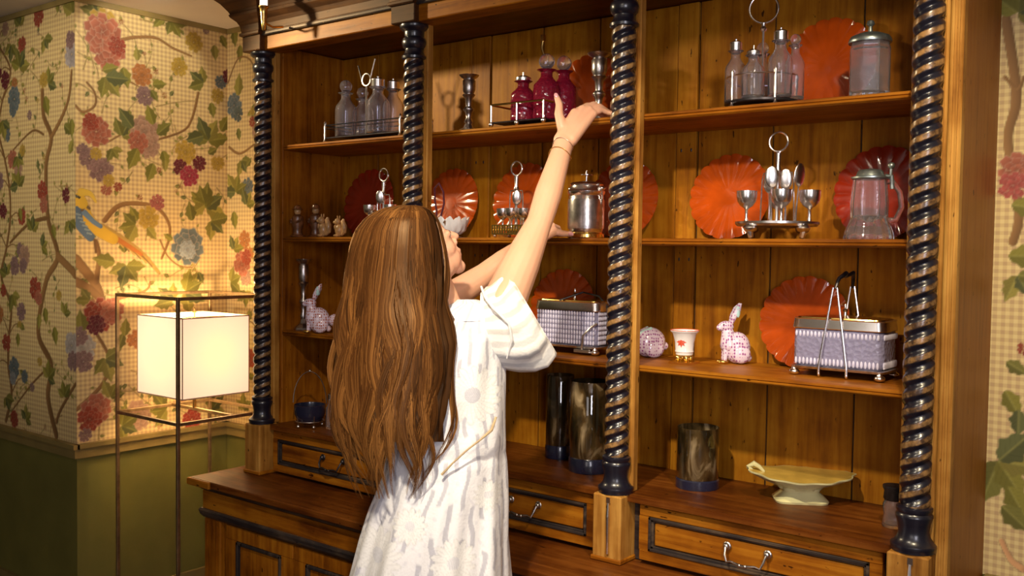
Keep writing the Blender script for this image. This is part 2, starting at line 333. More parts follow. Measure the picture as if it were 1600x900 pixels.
class Canvas:
    def __init__(s, u0, u1, z0, z1, step=STEP):
        s.nu = int((u1-u0)/step)+1; s.nz = int((z1-z0)/step)+1
        s.u = np.linspace(u0, u1, s.nu); s.z = np.linspace(z0, z1, s.nz)
        s.c = np.zeros((s.nz, s.nu, 4)); s.step = step
    def win(s, cx, cz, r):
        i0, i1 = np.searchsorted(s.u, (cx-r, cx+r)); j0, j1 = np.searchsorted(s.z, (cz-r, cz+r))
        if i1 <= i0 or j1 <= j0: return None
        U, Z = np.meshgrid(s.u[i0:i1], s.z[j0:j1]); return (slice(j0, j1), slice(i0, i1)), U-cx, Z-cz
    def blend(s, sl, a, col):
        a = np.clip(a, 0, 1)[..., None]; t = s.c[sl]; col = np.asarray(col)
        na = t[..., 3:]*(1-a)+a
        t[..., :3] = (t[..., :3]*t[..., 3:]*(1-a)+col*a)/np.maximum(na, 1e-6); t[..., 3:] = na
    def leaf(s, cx, cz, L, ang, col, wide=.36):
        w = s.win(cx, cz, L*1.05)
        if not w: return
        sl, x, z = w; ca, sa = math.cos(ang), math.sin(ang); t = (x*ca+z*sa)/L; n = (-x*sa+z*ca)/L
        tt = np.clip(t, 0, 1); hw = wide*np.sin(PI*tt**.8)*(1-.35*tt)*(1+.12*np.sin(tt*22)); soft = s.step/L
        a = np.clip((hw-np.abs(n))/soft/1.2, 0, 1)*(t > 0)*(t < 1)
        vein = np.clip(1-np.abs(n)/(soft*1.3), 0, 1); side = np.clip(1-np.abs(((t-np.abs(n)*.9)*7) % 1-.5)*6, 0, 1)*.5
        shade = (.75+.35*(n > 0))*(1-.25*side); c = np.asarray(col)*shade[..., None]; c = c*(1-.4*vein[..., None])+np.array([.38, .36, .10])*.4*vein[..., None]
        s.blend(sl, a, c)
    def flower(s, cx, cz, R, col, n=7, dark=None, squash=1., ang=0.):
        dark = np.asarray(dark if dark is not None else np.asarray(col)*.45); col = np.asarray(col)
        for ringi, (rr, pr) in enumerate([(.76, .34), (.50, .30), (.24, .24)]):
            k = n+2-ringi*2
            for j in range(max(k, 3)):
                a = ang+2*PI*j/max(k, 3)+ringi*.5+random.uniform(-.15, .15); px, pz = cx+R*rr*math.cos(a), cz+R*rr*squash*math.sin(a); q = R*pr*random.uniform(.85, 1.15)
                w = s.win(px, pz, q*1.3)
                if not w: continue
                sl, x, z = w; d = np.hypot(x, z)/q*(1+.10*np.cos(5*np.arctan2(z, x)+a*3))
                al = np.clip((1-d)*q/s.step/1.1, 0, 1); t = np.clip((x*math.cos(a)+z*math.sin(a))/q*.5+.5, 0, 1)
                edge = np.clip((d-.72)*6, 0, 1)
                k2 = random.uniform(.85, 1.15)
                c = dark*(1-t[..., None])+col*k2*t[..., None]; c = c*(1-.35*edge[..., None])+np.array([.60, .46, .34])*.35*edge[..., None]
                s.blend(sl, al, np.clip(c, 0, 1))
    def stroke(s, pts, w0, w1, col, hl=1.5):
        pts = [np.array(p, float) for p in pts]
        # Catmull-Rom
        out = []
        for i in range(len(pts)-1):
            p0, p1, p2, p3 = pts[max(i-1, 0)], pts[i], pts[i+1], pts[min(i+2, len(pts)-1)]
            for t in np.linspace(0, 1, 16, endpoint=False):
                out.append(.5*((2*p1)+(-p0+p2)*t+(2*p0-5*p1+4*p2-p3)*t*t+(-p0+3*p1-3*p2+p3)*t**3))
        out.append(pts[-1]); n = len(out)
        dense = []
        for i in range(n-1):
            k = max(1, int(np.hypot(*(out[i+1]-out[i]))/(s.step*.8)))
            for q in range(k): dense.append((out[i]+(out[i+1]-out[i])*q/k, (i+q/k)/n))
        for p_, t in dense:
            r = w0+(w1-w0)*t; w = s.win(p_[0], p_[1], r*1.8+s.step*1.5)
            if not w: continue
            sl, x, z = w; d = np.hypot(x, z); al = np.clip((r-d)/s.step+.5, 0, 1)
            c = np.asarray(col)*(1+(hl-1)*np.clip(.5-(x-z*.3)/max(r, 1e-4)*.5, 0, 1))[..., None]; s.blend(sl, al, np.clip(c, 0, 1))
GR = [(.17, .16, .035), (.22, .20, .035), (.28, .24, .05), (.12, .13, .045)]
RED, ROSE, PINK, MAUV, BLUE, YEL, WINE, ORG = (.34, .06, .03), (.44, .14, .08), (.44, .26, .17), (.27, .16, .15), (.13, .17, .18), (.50, .33, .05), (.15, .018, .028), (.46, .18, .05)
BR = (.17, .09, .032)
def sprigs(cv, u0, u1, z0, z1, n, k, seed):
    st = random.getstate(); random.seed(seed)
    for i in range(n):
        x, z, a = random.uniform(u0, u1), random.uniform(z0, z1), random.uniform(0, 2*PI); L = random.uniform(.05, .11)*k
        b = a+random.uniform(-.9, .9); p1 = (x+L*math.cos(a), z+L*math.sin(a)); p2 = (p1[0]+L*math.cos(b), p1[1]+L*math.sin(b))
        cv.stroke([(x, z), p1, p2], .0026*k, .0016*k, (.24, .17, .06))
        for q in (p1, p2, ((x+p1[0])/2, (z+p1[1])/2)):
            cv.leaf(q[0], q[1], random.uniform(.020, .038)*k, b+random.choice((-1, 1))*random.uniform(.5, 1.2), random.choice(GR))
        if random.random() < .5: cv.flower(p2[0], p2[1], random.uniform(.008, .014)*k, random.choice([ROSE, YEL, MAUV, ORG, RED]), 5)
    random.setstate(st)
def motif(cv, T, k, sc=1.):
    """T maps a pixel to (u,z); k = motif tuple"""
    kind = k[0]
    if kind == 'B': draw_bird(cv)
    if kind == 'L':      # leaf: px,py,len px,angle deg,colour idx
        _, x, y, L, a, ci = k; u, z = T(x, y); cv.leaf(u, z, L*sc, math.radians(a), GR[ci % 4])
    elif kind == 'C':    # cluster of leaves
        _, x, y, L, a, n = k; u, z = T(x, y)
        for j in range(n): cv.leaf(u, z, L*sc*random.uniform(.8, 1.1), math.radians(a+(j-(n-1)/2)*52), GR[(j+int(x)) % 4])
    elif kind == 'F':
        _, x, y, R, col = k; u, z = T(x, y); cv.flower(u, z, R*sc*.94, col, ang=x)
    elif kind == 'S':
        _, pts, w0, w1, col = k; cv.stroke([T(*p) for p in pts], w0*sc*.68, w1*sc*.68, col, 1.8)
def make_paper(name, parent, u0, u1, z0, z1, to3d, motifs, T, sc, filler=None):
    cv = Canvas(u0, u1, z0, z1)
    if filler: filler(cv)
    for k in motifs: motif(cv, T, k, sc)
    U, Z = np.meshgrid(cv.u, cv.z); P3 = to3d(U.ravel(), Z.ravel())
    n = cv.nu*cv.nz; me = bpy.data.meshes.new(name); me.vertices.add(n); me.vertices.foreach_set('co', P3.ravel())
    idx = np.arange(n).reshape(cv.nz, cv.nu); q = np.stack([idx[:-1, :-1], idx[:-1, 1:], idx[1:, 1:], idx[1:, :-1]], -1).reshape(-1, 4); nf = len(q)
    me.loops.add(nf*4); me.polygons.add(nf); me.loops.foreach_set('vertex_index', q.ravel().astype(np.int32))
    me.polygons.foreach_set('loop_start', np.arange(0, nf*4, 4, dtype=np.int32))
    me.update(calc_edges=True)
    ca = me.color_attributes.new('print', 'FLOAT_COLOR', 'POINT'); ca.data.foreach_set('color', cv.c.reshape(-1).astype(np.float32))
    uvl = me.uv_layers.new(name='UVMap'); uvs = np.stack([U.ravel(), Z.ravel()], -1)[q.ravel()]; uvl.data.foreach_set('uv', uvs.ravel().astype(np.float32))
    me.materials.append(M['paper']); o = bpy.data.objects.new(name, me); COL.objects.link(o); o.parent = parent; return o
def TB(x, y): p = atX(x, y, XB); return (p.y, p.z)
def TA(x, y): p = atY(x, y, YA); return (p.x, p.z)
def TC(x, y): p = atY(x, y, YW); return (p.x, p.z)
def vine(cv, u, z0, z1, seed, k=1.):
    """filler repeat: a stem with flowers and leaves"""
    st = random.getstate(); random.seed(seed)
    pts = []; z = z0; x = u
    while z < z1: pts.append((x, z)); z += .13*k; x = u+random.uniform(-.07, .07)*k
    cv.stroke(pts, .011*k, .006*k, BR)
    for (x, z) in pts:
        for sd in (-1, 1):
            if random.random() < .8:
                ex, ez = x+sd*random.uniform(.07, .13)*k, z+random.uniform(-.02, .1)*k
                cv.stroke([(x, z), ((x+ex)/2, (z+ez)/2+.02), (ex, ez)], .004, .002, BR)
                for j in range(3): cv.leaf(ex, ez, random.uniform(.04, .06)*k, random.uniform(0, 6.3), GR[j])
                if random.random() < .7: cv.flower(ex, ez, random.uniform(.028, .045)*k, random.choice([RED, ROSE, PINK, BLUE, MAUV, WINE, ORG]))
                elif random.random() < .5: cv.flower(ex, ez, .018*k, YEL)
    random.setstate(st)
MB_ = [  # wall beside the lamp (pixel-traced layout of the print)
 ('S', [(118, 405), (150, 445), (163, 480), (172, 470)], 10, 5, BR), ('S', [(118, 440), (140, 452), (160, 470)], 9, 7, BR), ('S', [(150, 440), (155, 400), (150, 375)], 6, 3, BR),
 ('S', [(163, 345), (185, 322), (215, 318), (245, 325), (262, 345), (265, 370), (252, 405)], 5, 2.5, BR), ('S', [(190, 62), (215, 58), (245, 60), (270, 75), (300, 88)], 3.5, 2, BR),
 ('S', [(118, 165), (130, 175), (148, 165), (148, 145), (135, 128)], 2.5, 2, BR), ('S', [(310, 145), (300, 185), (285, 205), (240, 220)], 3, 2, BR), ('S', [(140, 220), (160, 225), (190, 210), (215, 200)], 2, 1.5, BR),
 ('S', [(160, 110), (185, 118), (225, 140)], 2, 1.5, BR), ('S', [(170, 470), (225, 455), (235, 440)], 3, 2, BR), ('S', [(120, 640), (160, 600), (170, 560), (150, 520)], 4, 3, BR), ('S', [(230, 560), (250, 600), (300, 625)], 3, 2, BR),
 ('C', 150, 20, 26, 120, 3), ('F', 160, 38, 22, YEL), ('F', 168, 78, 26, ROSE), ('F', 160, 50, 26, ROSE), ('F', 183, 72, 14, RED),
 ('C', 268, 32, 26, -30, 4), ('C', 252, 30, 18, 200, 2), ('L', 218, 15, 16, -60, 0), ('F', 303, 66, 15, YEL), ('F', 280, 105, 14, YEL), ('L', 335, 70, 24, -85, 2), ('F', 322, 48, 6, MAUV), ('L', 345, 55, 22, -60, 1),
 ('F', 222, 117, 16, ORG), ('L', 192, 105, 30, -75, 1), ('L', 160, 110, 26, 20, 1), ('C', 165, 120, 34, -50, 3), ('L', 215, 95, 20, 95, 2), ('F', 226, 150, 14, MAUV), ('L', 238, 132, 24, 10, 1), ('L', 236, 140, 20, -55, 0),
 ('F', 345, 128, 11, BLUE), ('F', 358, 120, 12, WINE), ('C', 318, 130, 28, 150, 3), ('L', 330, 160, 24, -80, 1), ('F', 340, 150, 12, YEL),
 ('F', 150, 205, 21, ROSE), ('F', 142, 190, 12, RED), ('F', 140, 248, 15, MAUV), ('F', 158, 265, 18, MAUV), ('F', 130, 235, 10, MAUV), ('F', 150, 240, 9, YEL),
 ('C', 190, 212, 26, 60, 3), ('C', 176, 232, 20, -60, 3), ('F', 226, 205, 22, PINK), ('F', 232, 228, 18, PINK), ('F', 216, 222, 16, ROSE), ('L', 208, 200, 34, 130, 3), ('L', 240, 195, 30, 110, 1), ('L', 245, 210, 30, 40, 0), ('L', 215, 232, 34, -115, 1), ('L', 255, 235, 26, -75, 1), ('L', 240, 255, 30, -110, 1), ('L', 258, 250, 18, -90, 2),
 ('C', 325, 220, 40, 90, 4), ('L', 318, 212, 34, 200, 3), ('L', 345, 205, 30, 60, 1), ('F', 290, 238, 18, YEL), ('F', 282, 262, 13, WINE), ('F', 312, 255, 12, WINE), ('F', 296, 275, 16, (.38, .04, .07)), ('L', 325, 240, 20, 30, 0), ('F', 340, 255, 12, YEL),
 ('F', 166, 296, 9, ROSE), ('F', 184, 292, 7, RED), ('F', 170, 282, 9, YEL), ('F', 246, 316, 12, (.40, .12, .10)), ('F', 232, 340, 17, YEL),
 ('L', 215, 345, 24, 120, 1), ('C', 212, 352, 30, 190, 3), ('L', 230, 355, 24, -50, 2), ('C', 322, 325, 40, 60, 4), ('C', 320, 320, 30, 160, 3), ('C', 330, 345, 32, -40, 3), ('L', 300, 345, 30, 100, 0),
 ('F', 293, 385, 27, BLUE), ('F', 293, 390, 14, (.30, .36, .40)), ('L', 270, 375, 18, 150, 1), ('C', 310, 425, 22, -90, 2), ('S', [(250, 375), (262, 400), (280, 415), (300, 418)], 2, 1.5, BR),
 ('C', 198, 415, 34, -80, 4), ('L', 180, 410, 34, 170, 1), ('L', 195, 395, 24, 100, 0), ('F', 380, 410, 20, ROSE), ('C', 375, 440, 30, -60, 3), ('C', 290, 455, 34, 0, 4), ('C', 270, 470, 30, 140, 3),
 ('F', 158, 492, 24, RED), ('F', 175, 485, 18, ROSE), ('F', 150, 508, 14, WINE), ('C', 140, 470, 26, 150, 2), ('L', 128, 520, 32, 95, 1),
 ('F', 128, 545, 20, (.45, .42, .36)), ('F', 130, 565, 15, MAUV), ('F', 122, 525, 14, MAUV), ('C', 165, 560, 32, -50, 4), ('L', 185, 545, 26, 70, 0), ('L', 195, 525, 26, 85, 1), ('F', 212, 530, 14, ORG),
 ('F', 150, 640, 22, ROSE), ('F', 140, 655, 18, RED), ('C', 172, 620, 28, 60, 3), ('F', 133, 680, 10, MAUV), ('F', 215, 650, 22, PINK), ('C', 190, 665, 30, 0, 4), ('F', 300, 655, 16, (.35, .05, .03)), ('C', 260, 640, 32, 180, 3), ('C', 330, 640, 28, 40, 3), ('C', 240, 615, 28, 0, 3),
]
def draw_bird(cv):
    T = TB
    s_ = mpp(atX(160, 345, XB))*1.0
    def pt(x, y): return T(x, y)
    cv.stroke([pt(158, 358), pt(190, 375), pt(225, 400), pt(250, 428)], 9*s_, 2*s_, (.34, .22, .06), 1.3)
    for k in range(7): cv.stroke([pt(165+k*9, 364+k*5.5), pt(176+k*9, 372+k*6), pt(184+k*9, 381+k*6)], 1.6*s_, .8*s_, (.50, .34, .08) if k % 2 else (.20, .12, .04), 1.1)
    cv.stroke([pt(180, 372), pt(200, 384), pt(222, 398)], 4.5*s_, 2.5*s_, (.40, .14, .03), 1.2)
    cv.stroke([pt(126, 322), pt(138, 345), pt(158, 362), pt(178, 374)], 12*s_, 8*s_, (.56, .36, .04), 1.25)
    cv.stroke([pt(121, 330), pt(124, 350), pt(142, 371)], 8*s_, 7*s_, (.08, .13, .20), 1.4)
    for k in range(6): cv.stroke([pt(119+k*3.5, 334+k*6), pt(126+k*3.5, 336+k*6)], 1.3*s_, 1*s_, (.22, .30, .34), 1.1)
    cv.stroke([pt(132, 332), pt(146, 346), pt(158, 354)], 4.5*s_, 3*s_, (.10, .17, .26), 1.5)
    cv.stroke([pt(128, 328), pt(134, 322), pt(140, 326)], 2.2*s_, 2*s_, (.14, .10, .06), 1.1)
    cv.stroke([pt(124, 309), pt(129, 318)], 8*s_, 8.5*s_, (.62, .42, .05), 1.2)
    cv.stroke([pt(127, 300), pt(141, 303), pt(150, 316)], 6*s_, 1.5*s_, (.66, .48, .07), 1.1)
    cv.stroke([pt(123, 308), pt(124, 308.5)], 1.6*s_, 1.6*s_, (.05, .04, .03), 1)
    cv.stroke([pt(120, 307), pt(117.5, 305)], 2*s_, 1*s_, (.12, .12, .10), 1)
    cv.stroke([pt(148, 375), pt(150, 395)], 2.2*s_, 2*s_, BR, 1)
MA_ = [
 ('S', [(88, 680), (75, 620), (80, 570), (60, 520), (72, 440), (90, 400), (75, 340), (72, 260), (80, 215), (68, 180), (66, 140)], 9, 7, BR), ('S', [(80, 215), (98, 180), (108, 150), (112, 110)], 6, 4, BR), ('S', [(68, 210), (50, 205), (20, 235)], 3, 2, BR),
 ('S', [(75, 340), (45, 350), (15, 380)], 5, 3, BR), ('S', [(90, 400), (110, 420), (118, 430)], 9, 9, BR), ('S', [(118, 600), (95, 640), (88, 660)], 4, 5, BR), ('S', [(80, 570), (50, 600), (20, 640)], 3, 2, BR),
 ('F', 60, 26, 16, RED), ('C', 30, 40, 26, 90, 3), ('C', 18, 70, 28, -100, 3), ('C', 70, 60, 26, -60, 3), ('C', 112, 20, 30, 100, 3), ('L', 90, 20, 20, 90, 1), ('F', 112, 85, 20, (.42, .38, .38)), ('F', 110, 62, 14, MAUV), ('F', 8, 125, 15, WINE), ('F', 22, 155, 20, BLUE), ('F', 20, 172, 12, BLUE), ('C', 5, 190, 30, -80, 3),
 ('C', 30, 105, 34, 80, 4), ('C', 75, 130, 32, 60, 4), ('L', 70, 150, 34, -70, 1), ('F', 68, 125, 13, YEL), ('F', 46, 180, 8, MAUV), ('L', 100, 195, 30, -30, 0), ('L', 112, 185, 30, -90, 1), ('C', 28, 245, 26, -60, 4), ('F', 35, 235, 10, YEL), ('F', 66, 298, 16, RED), ('F', 68, 320, 13, ROSE), ('L', 60, 265, 18, 100, 3), ('F', 103, 305, 12, WINE), ('L', 108, 240, 26, 60, 2), ('F', 5, 330, 13, WINE), ('C', 28, 290, 30, 110, 4), ('L', 30, 325, 24, -70, 1), ('C', 110, 345, 26, -80, 3), ('L', 82, 350, 26, -70, 1), ('C', 50, 360, 26, 80, 3), ('F', 38, 400, 18, PINK), ('F', 36, 415, 13, MAUV), ('C', 65, 385, 26, 20, 3), ('C', 10, 430, 30, 110, 3),
 ('F', 55, 450, 18, RED), ('F', 60, 465, 12, ROSE), ('C', 20, 460, 30, -60, 3), ('L', 70, 480, 28, -80, 1), ('L', 62, 490, 26, -100, 2), ('F', 92, 462, 9, YEL), ('C', 100, 490, 26, 60, 3), ('L', 85, 510, 30, -80, 1), ('F', 10, 535, 15, RED), ('F', 22, 575, 18, BLUE), ('F', 20, 592, 11, (.28, .3, .3)), ('C', 10, 620, 26, -60, 3), ('F', 112, 540, 20, (.45, .40, .36)), ('F', 114, 565, 16, MAUV), ('C', 75, 590, 30, 60, 4), ('F', 62, 565, 8, YEL), ('F', 50, 605, 8, MAUV), ('C', 40, 655, 26, 60, 4), ('C', 100, 620, 28, 100, 3), ('L', 28, 520, 24, -90, 1),
]
sB = mpp(atX(240, 340, XB))*1.12; sA = mpp(atY(60, 340, YA))*1.05; sCw = mpp(atY(378, 340, YW))
def fA(cv):
    sprigs(cv, -2.9, XB, RAIL, ZC, 150, 1, 9)
    for i in range(5): vine(cv, -1.42-i*.3, .8, 2.55, 20+i)
make_paper('wallpaper', wl, -2.9, XB, RAIL, ZC, lambda u, z: np.stack([u, np.full_like(u, YA), z], -1), MA_, TA, sA, fA)
MB_.append(('B',))
make_paper('wallpaper', wr, YA, YW, RAIL, ZC, lambda u, z: np.stack([np.full_like(u, XB), u, z], -1), MB_, TB, sB, lambda cv: sprigs(cv, YA, YW, RAIL, ZC, 75, 1, 5))
MC_ = [('F', 366, 165, 18, BLUE), ('F', 372, 178, 12, (.1, .13, .12)), ('L', 365, 45, 28, -80, 1), ('L', 375, 70, 26, -90, 1), ('S', [(356, 130), (372, 92), (392, 95), (400, 130)], 2, 1.5, BR), ('L', 372, 150, 34, 85, 2), ('L', 372, 200, 20, -80, 0), ('F', 394, 190, 8, RED), ('C', 378, 250, 26, -60, 3), ('S', [(358, 230), (375, 240), (398, 225)], 3, 2, BR), ('L', 385, 260, 18, 45, 0), ('C', 368, 300, 32, 100, 4), ('L', 365, 330, 28, -80, 1), ('C', 385, 320, 26, 60, 3), ('F', 382, 375, 14, ORG), ('C', 365, 390, 26, 60, 3), ('F', 378, 412, 19, ROSE), ('F', 385, 402, 12, RED), ('C', 360, 440, 30, 20, 3), ('C', 384, 455, 24, -90, 3), ('F', 390, 560, 14, RED), ('C', 345, 650, 26, 30, 4), ('C', 380, 640, 28, 90, 3)]
make_paper('wallpaper', wb, XB, -.10, RAIL, ZC, lambda u, z: np.stack([u, np.full_like(u, YW), z], -1), MC_, TC, sCw*1.1, lambda cv: vine(cv, -.5, .8, 2.5, 51))
MD_ = [('S', [(1572, 30), (1588, 150), (1575, 220), (1592, 330), (1582, 380)], 9, 8, BR), ('S', [(1570, 120), (1590, 140), (1600, 120)], 3, 3, BR), ('C', 1590, 20, 60, 60, 4), ('F', 1590, 268, 26, ROSE), ('F', 1582, 290, 20, (.46, .10, .08)), ('L', 1580, 320, 44, -10, 1), ('L', 1575, 400, 50, 0, 1), ('C', 1590, 430, 40, -60, 3), ('L', 1572, 565, 34, -30, 0), ('L', 1570, 610, 42, -60, 1), ('L', 1592, 640, 40, -90, 3), ('C', 1560, 720, 66, -30, 4), ('L', 1575, 760, 50, -60, 1), ('L', 1565, 790, 50, -40, 0), ('F', 1600, 545, 10, RED), ('S', [(1565, 845), (1580, 875), (1600, 890)], 5, 7, (.40, .22, .1))]
make_paper('wallpaper', wb, 2.462, 4.3, RAIL, ZC, lambda u, z: np.stack([u, np.full_like(u, YW), z], -1), MD_, TC, mpp(atY(1580, 400, YW))*1.15, lambda cv: [vine(cv, 2.95+i*.42, .8, 2.55, 70+i, 1.35) for i in range(3)])
# ================================================================== CABINET
CX = [0.0, .793, 1.6, 2.407]; YB = .355
S1, S2, S3, S4, S5 = 1.989, 1.640, 1.281, .923, .732
hutch = thing('display_hutch', 'tall ochre wood display hutch with black barley twist columns, shelves and upper drawers', 'cabinet', (0, 0, 0))
# back boards: each board its own piece, joints left open
edges = [.03, .26, .515, .742, .832, 1.06, 1.29, 1.578, 1.650, 1.890, 2.143, 2.36, 2.468]
bx('back_panel', 'stain_z', hutch, .02, 2.47, YB+.008, YB+.02, S5, 2.36, bev=0)
for i in range(len(edges)-1):
    a, b = edges[i], edges[i+1]
    bx('back_board', 'back_z', hutch, a+.0022, b-.0022, YB-(.006 if (b-a) < .1 else 0), YB+.008, S4-.02, 2.36, bev=.0015)
for xc in (.787, 1.614):
    for z in (S1-.075, S2-.06, S3-.05):
        for d in (-.017, .017): MB().ball((xc+d, YB-.0062, z), (.0028, .001, .006), 8, 6).build('screw_hole', 'dark_metal', hutch)
# shelves: three bays, moulded front edge
def shelf(x0, x1, z):
    MB().box(x0, x1, .056, YB, z-.020, z).loft([[(x0, y, zz), (x0, .058, zz2), ] for y, zz, zz2 in []] or [[(x, .056, z-.020), (x, .050, z-.016), (x, .049, z-.012), (x, .053, z-.010), (x, .049, z-.008), (x, .049, z-.002), (x, .056, z)] for x in (x0, x1)]).build('shelf', 'wood_x', hutch, smooth=False)
bays = [(.055, .793), (.793, 1.6), (1.6, 2.435)]
for z in (S1, S2, S3):
    for a, b in bays: shelf(a+.001, b-.001, z)
for a, b in bays:   # floor of the open part
    MB().box(a, b, -.005, YB, S4-.02, S4).box(a+.04, b-.045, -.012, .0, S4-.018, S4-.004).build('drawer_case_top', 'red_x', hutch, smooth=False)
for i, x in enumerate(CX):
    MB().box(x-.042, x+.042, .022, .049, S4, 2.34, bev=.003).box(x+.028, x+.032, .018, .024, S4, 2.34).build('post', 'pale_z', hutch, smooth=False)
bx('end_panel', 'wood_z', hutch, -.055, .055, .05, YB+.03, S5, 2.36)
MB().box(2.448, 2.478, .012, .045, S5, 2.36, bev=.003).box(2.454, 2.459, .008, .014, S5, 2.36).box(2.466, 2.470, .008, .014, S5, 2.36).build('corner_stile', 'pale_z', hutch, smooth=False)
bx('end_panel', 'red_y', hutch, 2.44, 2.474, .045, YW-.003, S5, 2.36)
bx('soffit', 'red_x', hutch, -.05, 2.475, -.02, YB+.02, 2.362, 2.375, bev=0)
MB().box(-.05, 2.475, -.035, .045, 2.336, 2.392, bev=.003).build('frieze', 'wood_x', hutch, smooth=False)
# twisted columns
def twist(x, z0, z1, R=.0345):
    nz, ns = int((z1-z0)/.0026), 56; lam = .0385
    zz = np.linspace(z0, z1, nz); th = np.linspace(0, 2*PI, ns, endpoint=False)
    Z, T_ = np.meshgrid(zz, th, indexing='ij'); ph = 2*T_-2*PI*Z/lam*1.0
    cr = np.abs(np.cos(ph/2)); fil = np.exp(-((cr-.16)/.08)**2)
    r = R*(.76+.24*np.clip((cr-.15)/.7, 0, 1)**.8+.075*fil)
    X = x+r*np.cos(T_); Yy = r*np.sin(T_)
    v = np.stack([X, Yy, Z], -1).reshape(-1, 3); idx = np.arange(nz*ns).reshape(nz, ns); j = np.roll(idx, -1, 1)
    q = np.stack([idx[:-1], j[:-1], j[1:], idx[1:]], -1).reshape(-1, 4)
    me = bpy.data.meshes.new('column_shaft'); me.from_pydata(v.tolist(), [], q.tolist()); me.polygons.foreach_set('use_smooth', [True]*len(q))
    at = me.attributes.new('wear', 'FLOAT', 'POINT'); at.data.foreach_set('value', (np.clip((cr-.56)/.34, 0, 1)).reshape(-1).astype(np.float32)*.76)
    me.materials.append(M['column']); o = bpy.data.objects.new('column_shaft', me); COL.objects.link(o); return o
for i, x in enumerate(CX):
    c = MB().lathe([(.049, 0), (.049, .006), (.051, .010), (.050, .016), (.044, .020), (.037, .030), (.034, .045), (.036, .062), (.041, .078), (.041, .083), (.037, .088), (.040, .094), (.040, .100), (.034, .104)], 36, (x, 0, S4)).build('column_base', 'column', None)
    s_ = twist(x, S4+.10, 2.225); s_.name = 'twisted_column'; s_.parent = hutch; c.parent = s_
    c2 = MB().lathe([(.034, 0), (.040, .003), (.041, .010), (.035, .016), (.030, .026), (.030, .034), (.037, .040), (.041, .056), (.038, .068), (.031, .074), (.033, .082), (.033, .090), (.044, .098), (.048, .104), (.048, .112)], 36, (x, 0, 2.222)).build('column_capital', 'column', s_)
    for o in (c, c2):
        at = o.data.attributes.new('wear', 'FLOAT', 'POINT'); at.data.foreach_set('value', [.34]*len(o.data.vertices))
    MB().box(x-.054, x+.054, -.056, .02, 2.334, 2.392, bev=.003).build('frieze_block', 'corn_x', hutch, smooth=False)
    # plinth block under the column
    pb = MB().box(x-.046, x+.046, -.048, .04, S5, S4-.001, bev=.004).build('plinth_block', 'pale_z', hutch, smooth=False)
    MB().box(x-.050, x+.050, -.052, .04, S5, S5+.014, bev=.003).build('plinth_foot', 'wood_x', pb, smooth=False)
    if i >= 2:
        MB().prism([(x+.002, -.053), (x+.014, -.053), (x+.014, -.049), (x+.002, -.049)], S4-.022, S4-.006).tube([(x+.008, -.052, S4-.022), (x+.008, -.053, S4-.06), (x+.008, -.052, S4-.165)], [.0035, .0055, .0035], 8).build('silver_strip', 'silver', pb, smooth=False)  # narrow upright silver strip on the block face
# cornice: mitred profile swept round the front and both ends, with breaks over the columns
prof = [(.0, 2.390), (.006, 2.394), (.006, 2.402), (.0, 2.406), (.004, 2.430), (.012, 2.445), (.030, 2.462), (.034, 2.470), (.030, 2.474), (.034, 2.482), (.055, 2.510), (.078, 2.530), (.082, 2.552), (.076, 2.556), (.086, 2.566), (.086, 2.578), (0, 2.578)]
def sweep_profile(name, mat, x0, x1, yf, yb, pr, parent):
    rings = [[(x0-o, yb, z) for o, z in pr], [(x0-o, yf-o, z) for o, z in pr], [(x1+o, yf-o, z) for o, z in pr], [(x1+o, yb, z) for o, z in pr]]
    MB().loft(rings).build(name, mat, parent, smooth=False)
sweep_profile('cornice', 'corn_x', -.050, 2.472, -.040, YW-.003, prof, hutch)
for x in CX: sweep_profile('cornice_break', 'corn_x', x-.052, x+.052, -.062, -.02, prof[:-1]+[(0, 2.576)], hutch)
tag(sweep_profile('cornice_bead', 'stain_x', -.050, 2.472, -.0405, YW-.004, [(.0045, 2.386), (.0085, 2.390), (.0085, 2.397), (.0045, 2.401)], hutch))
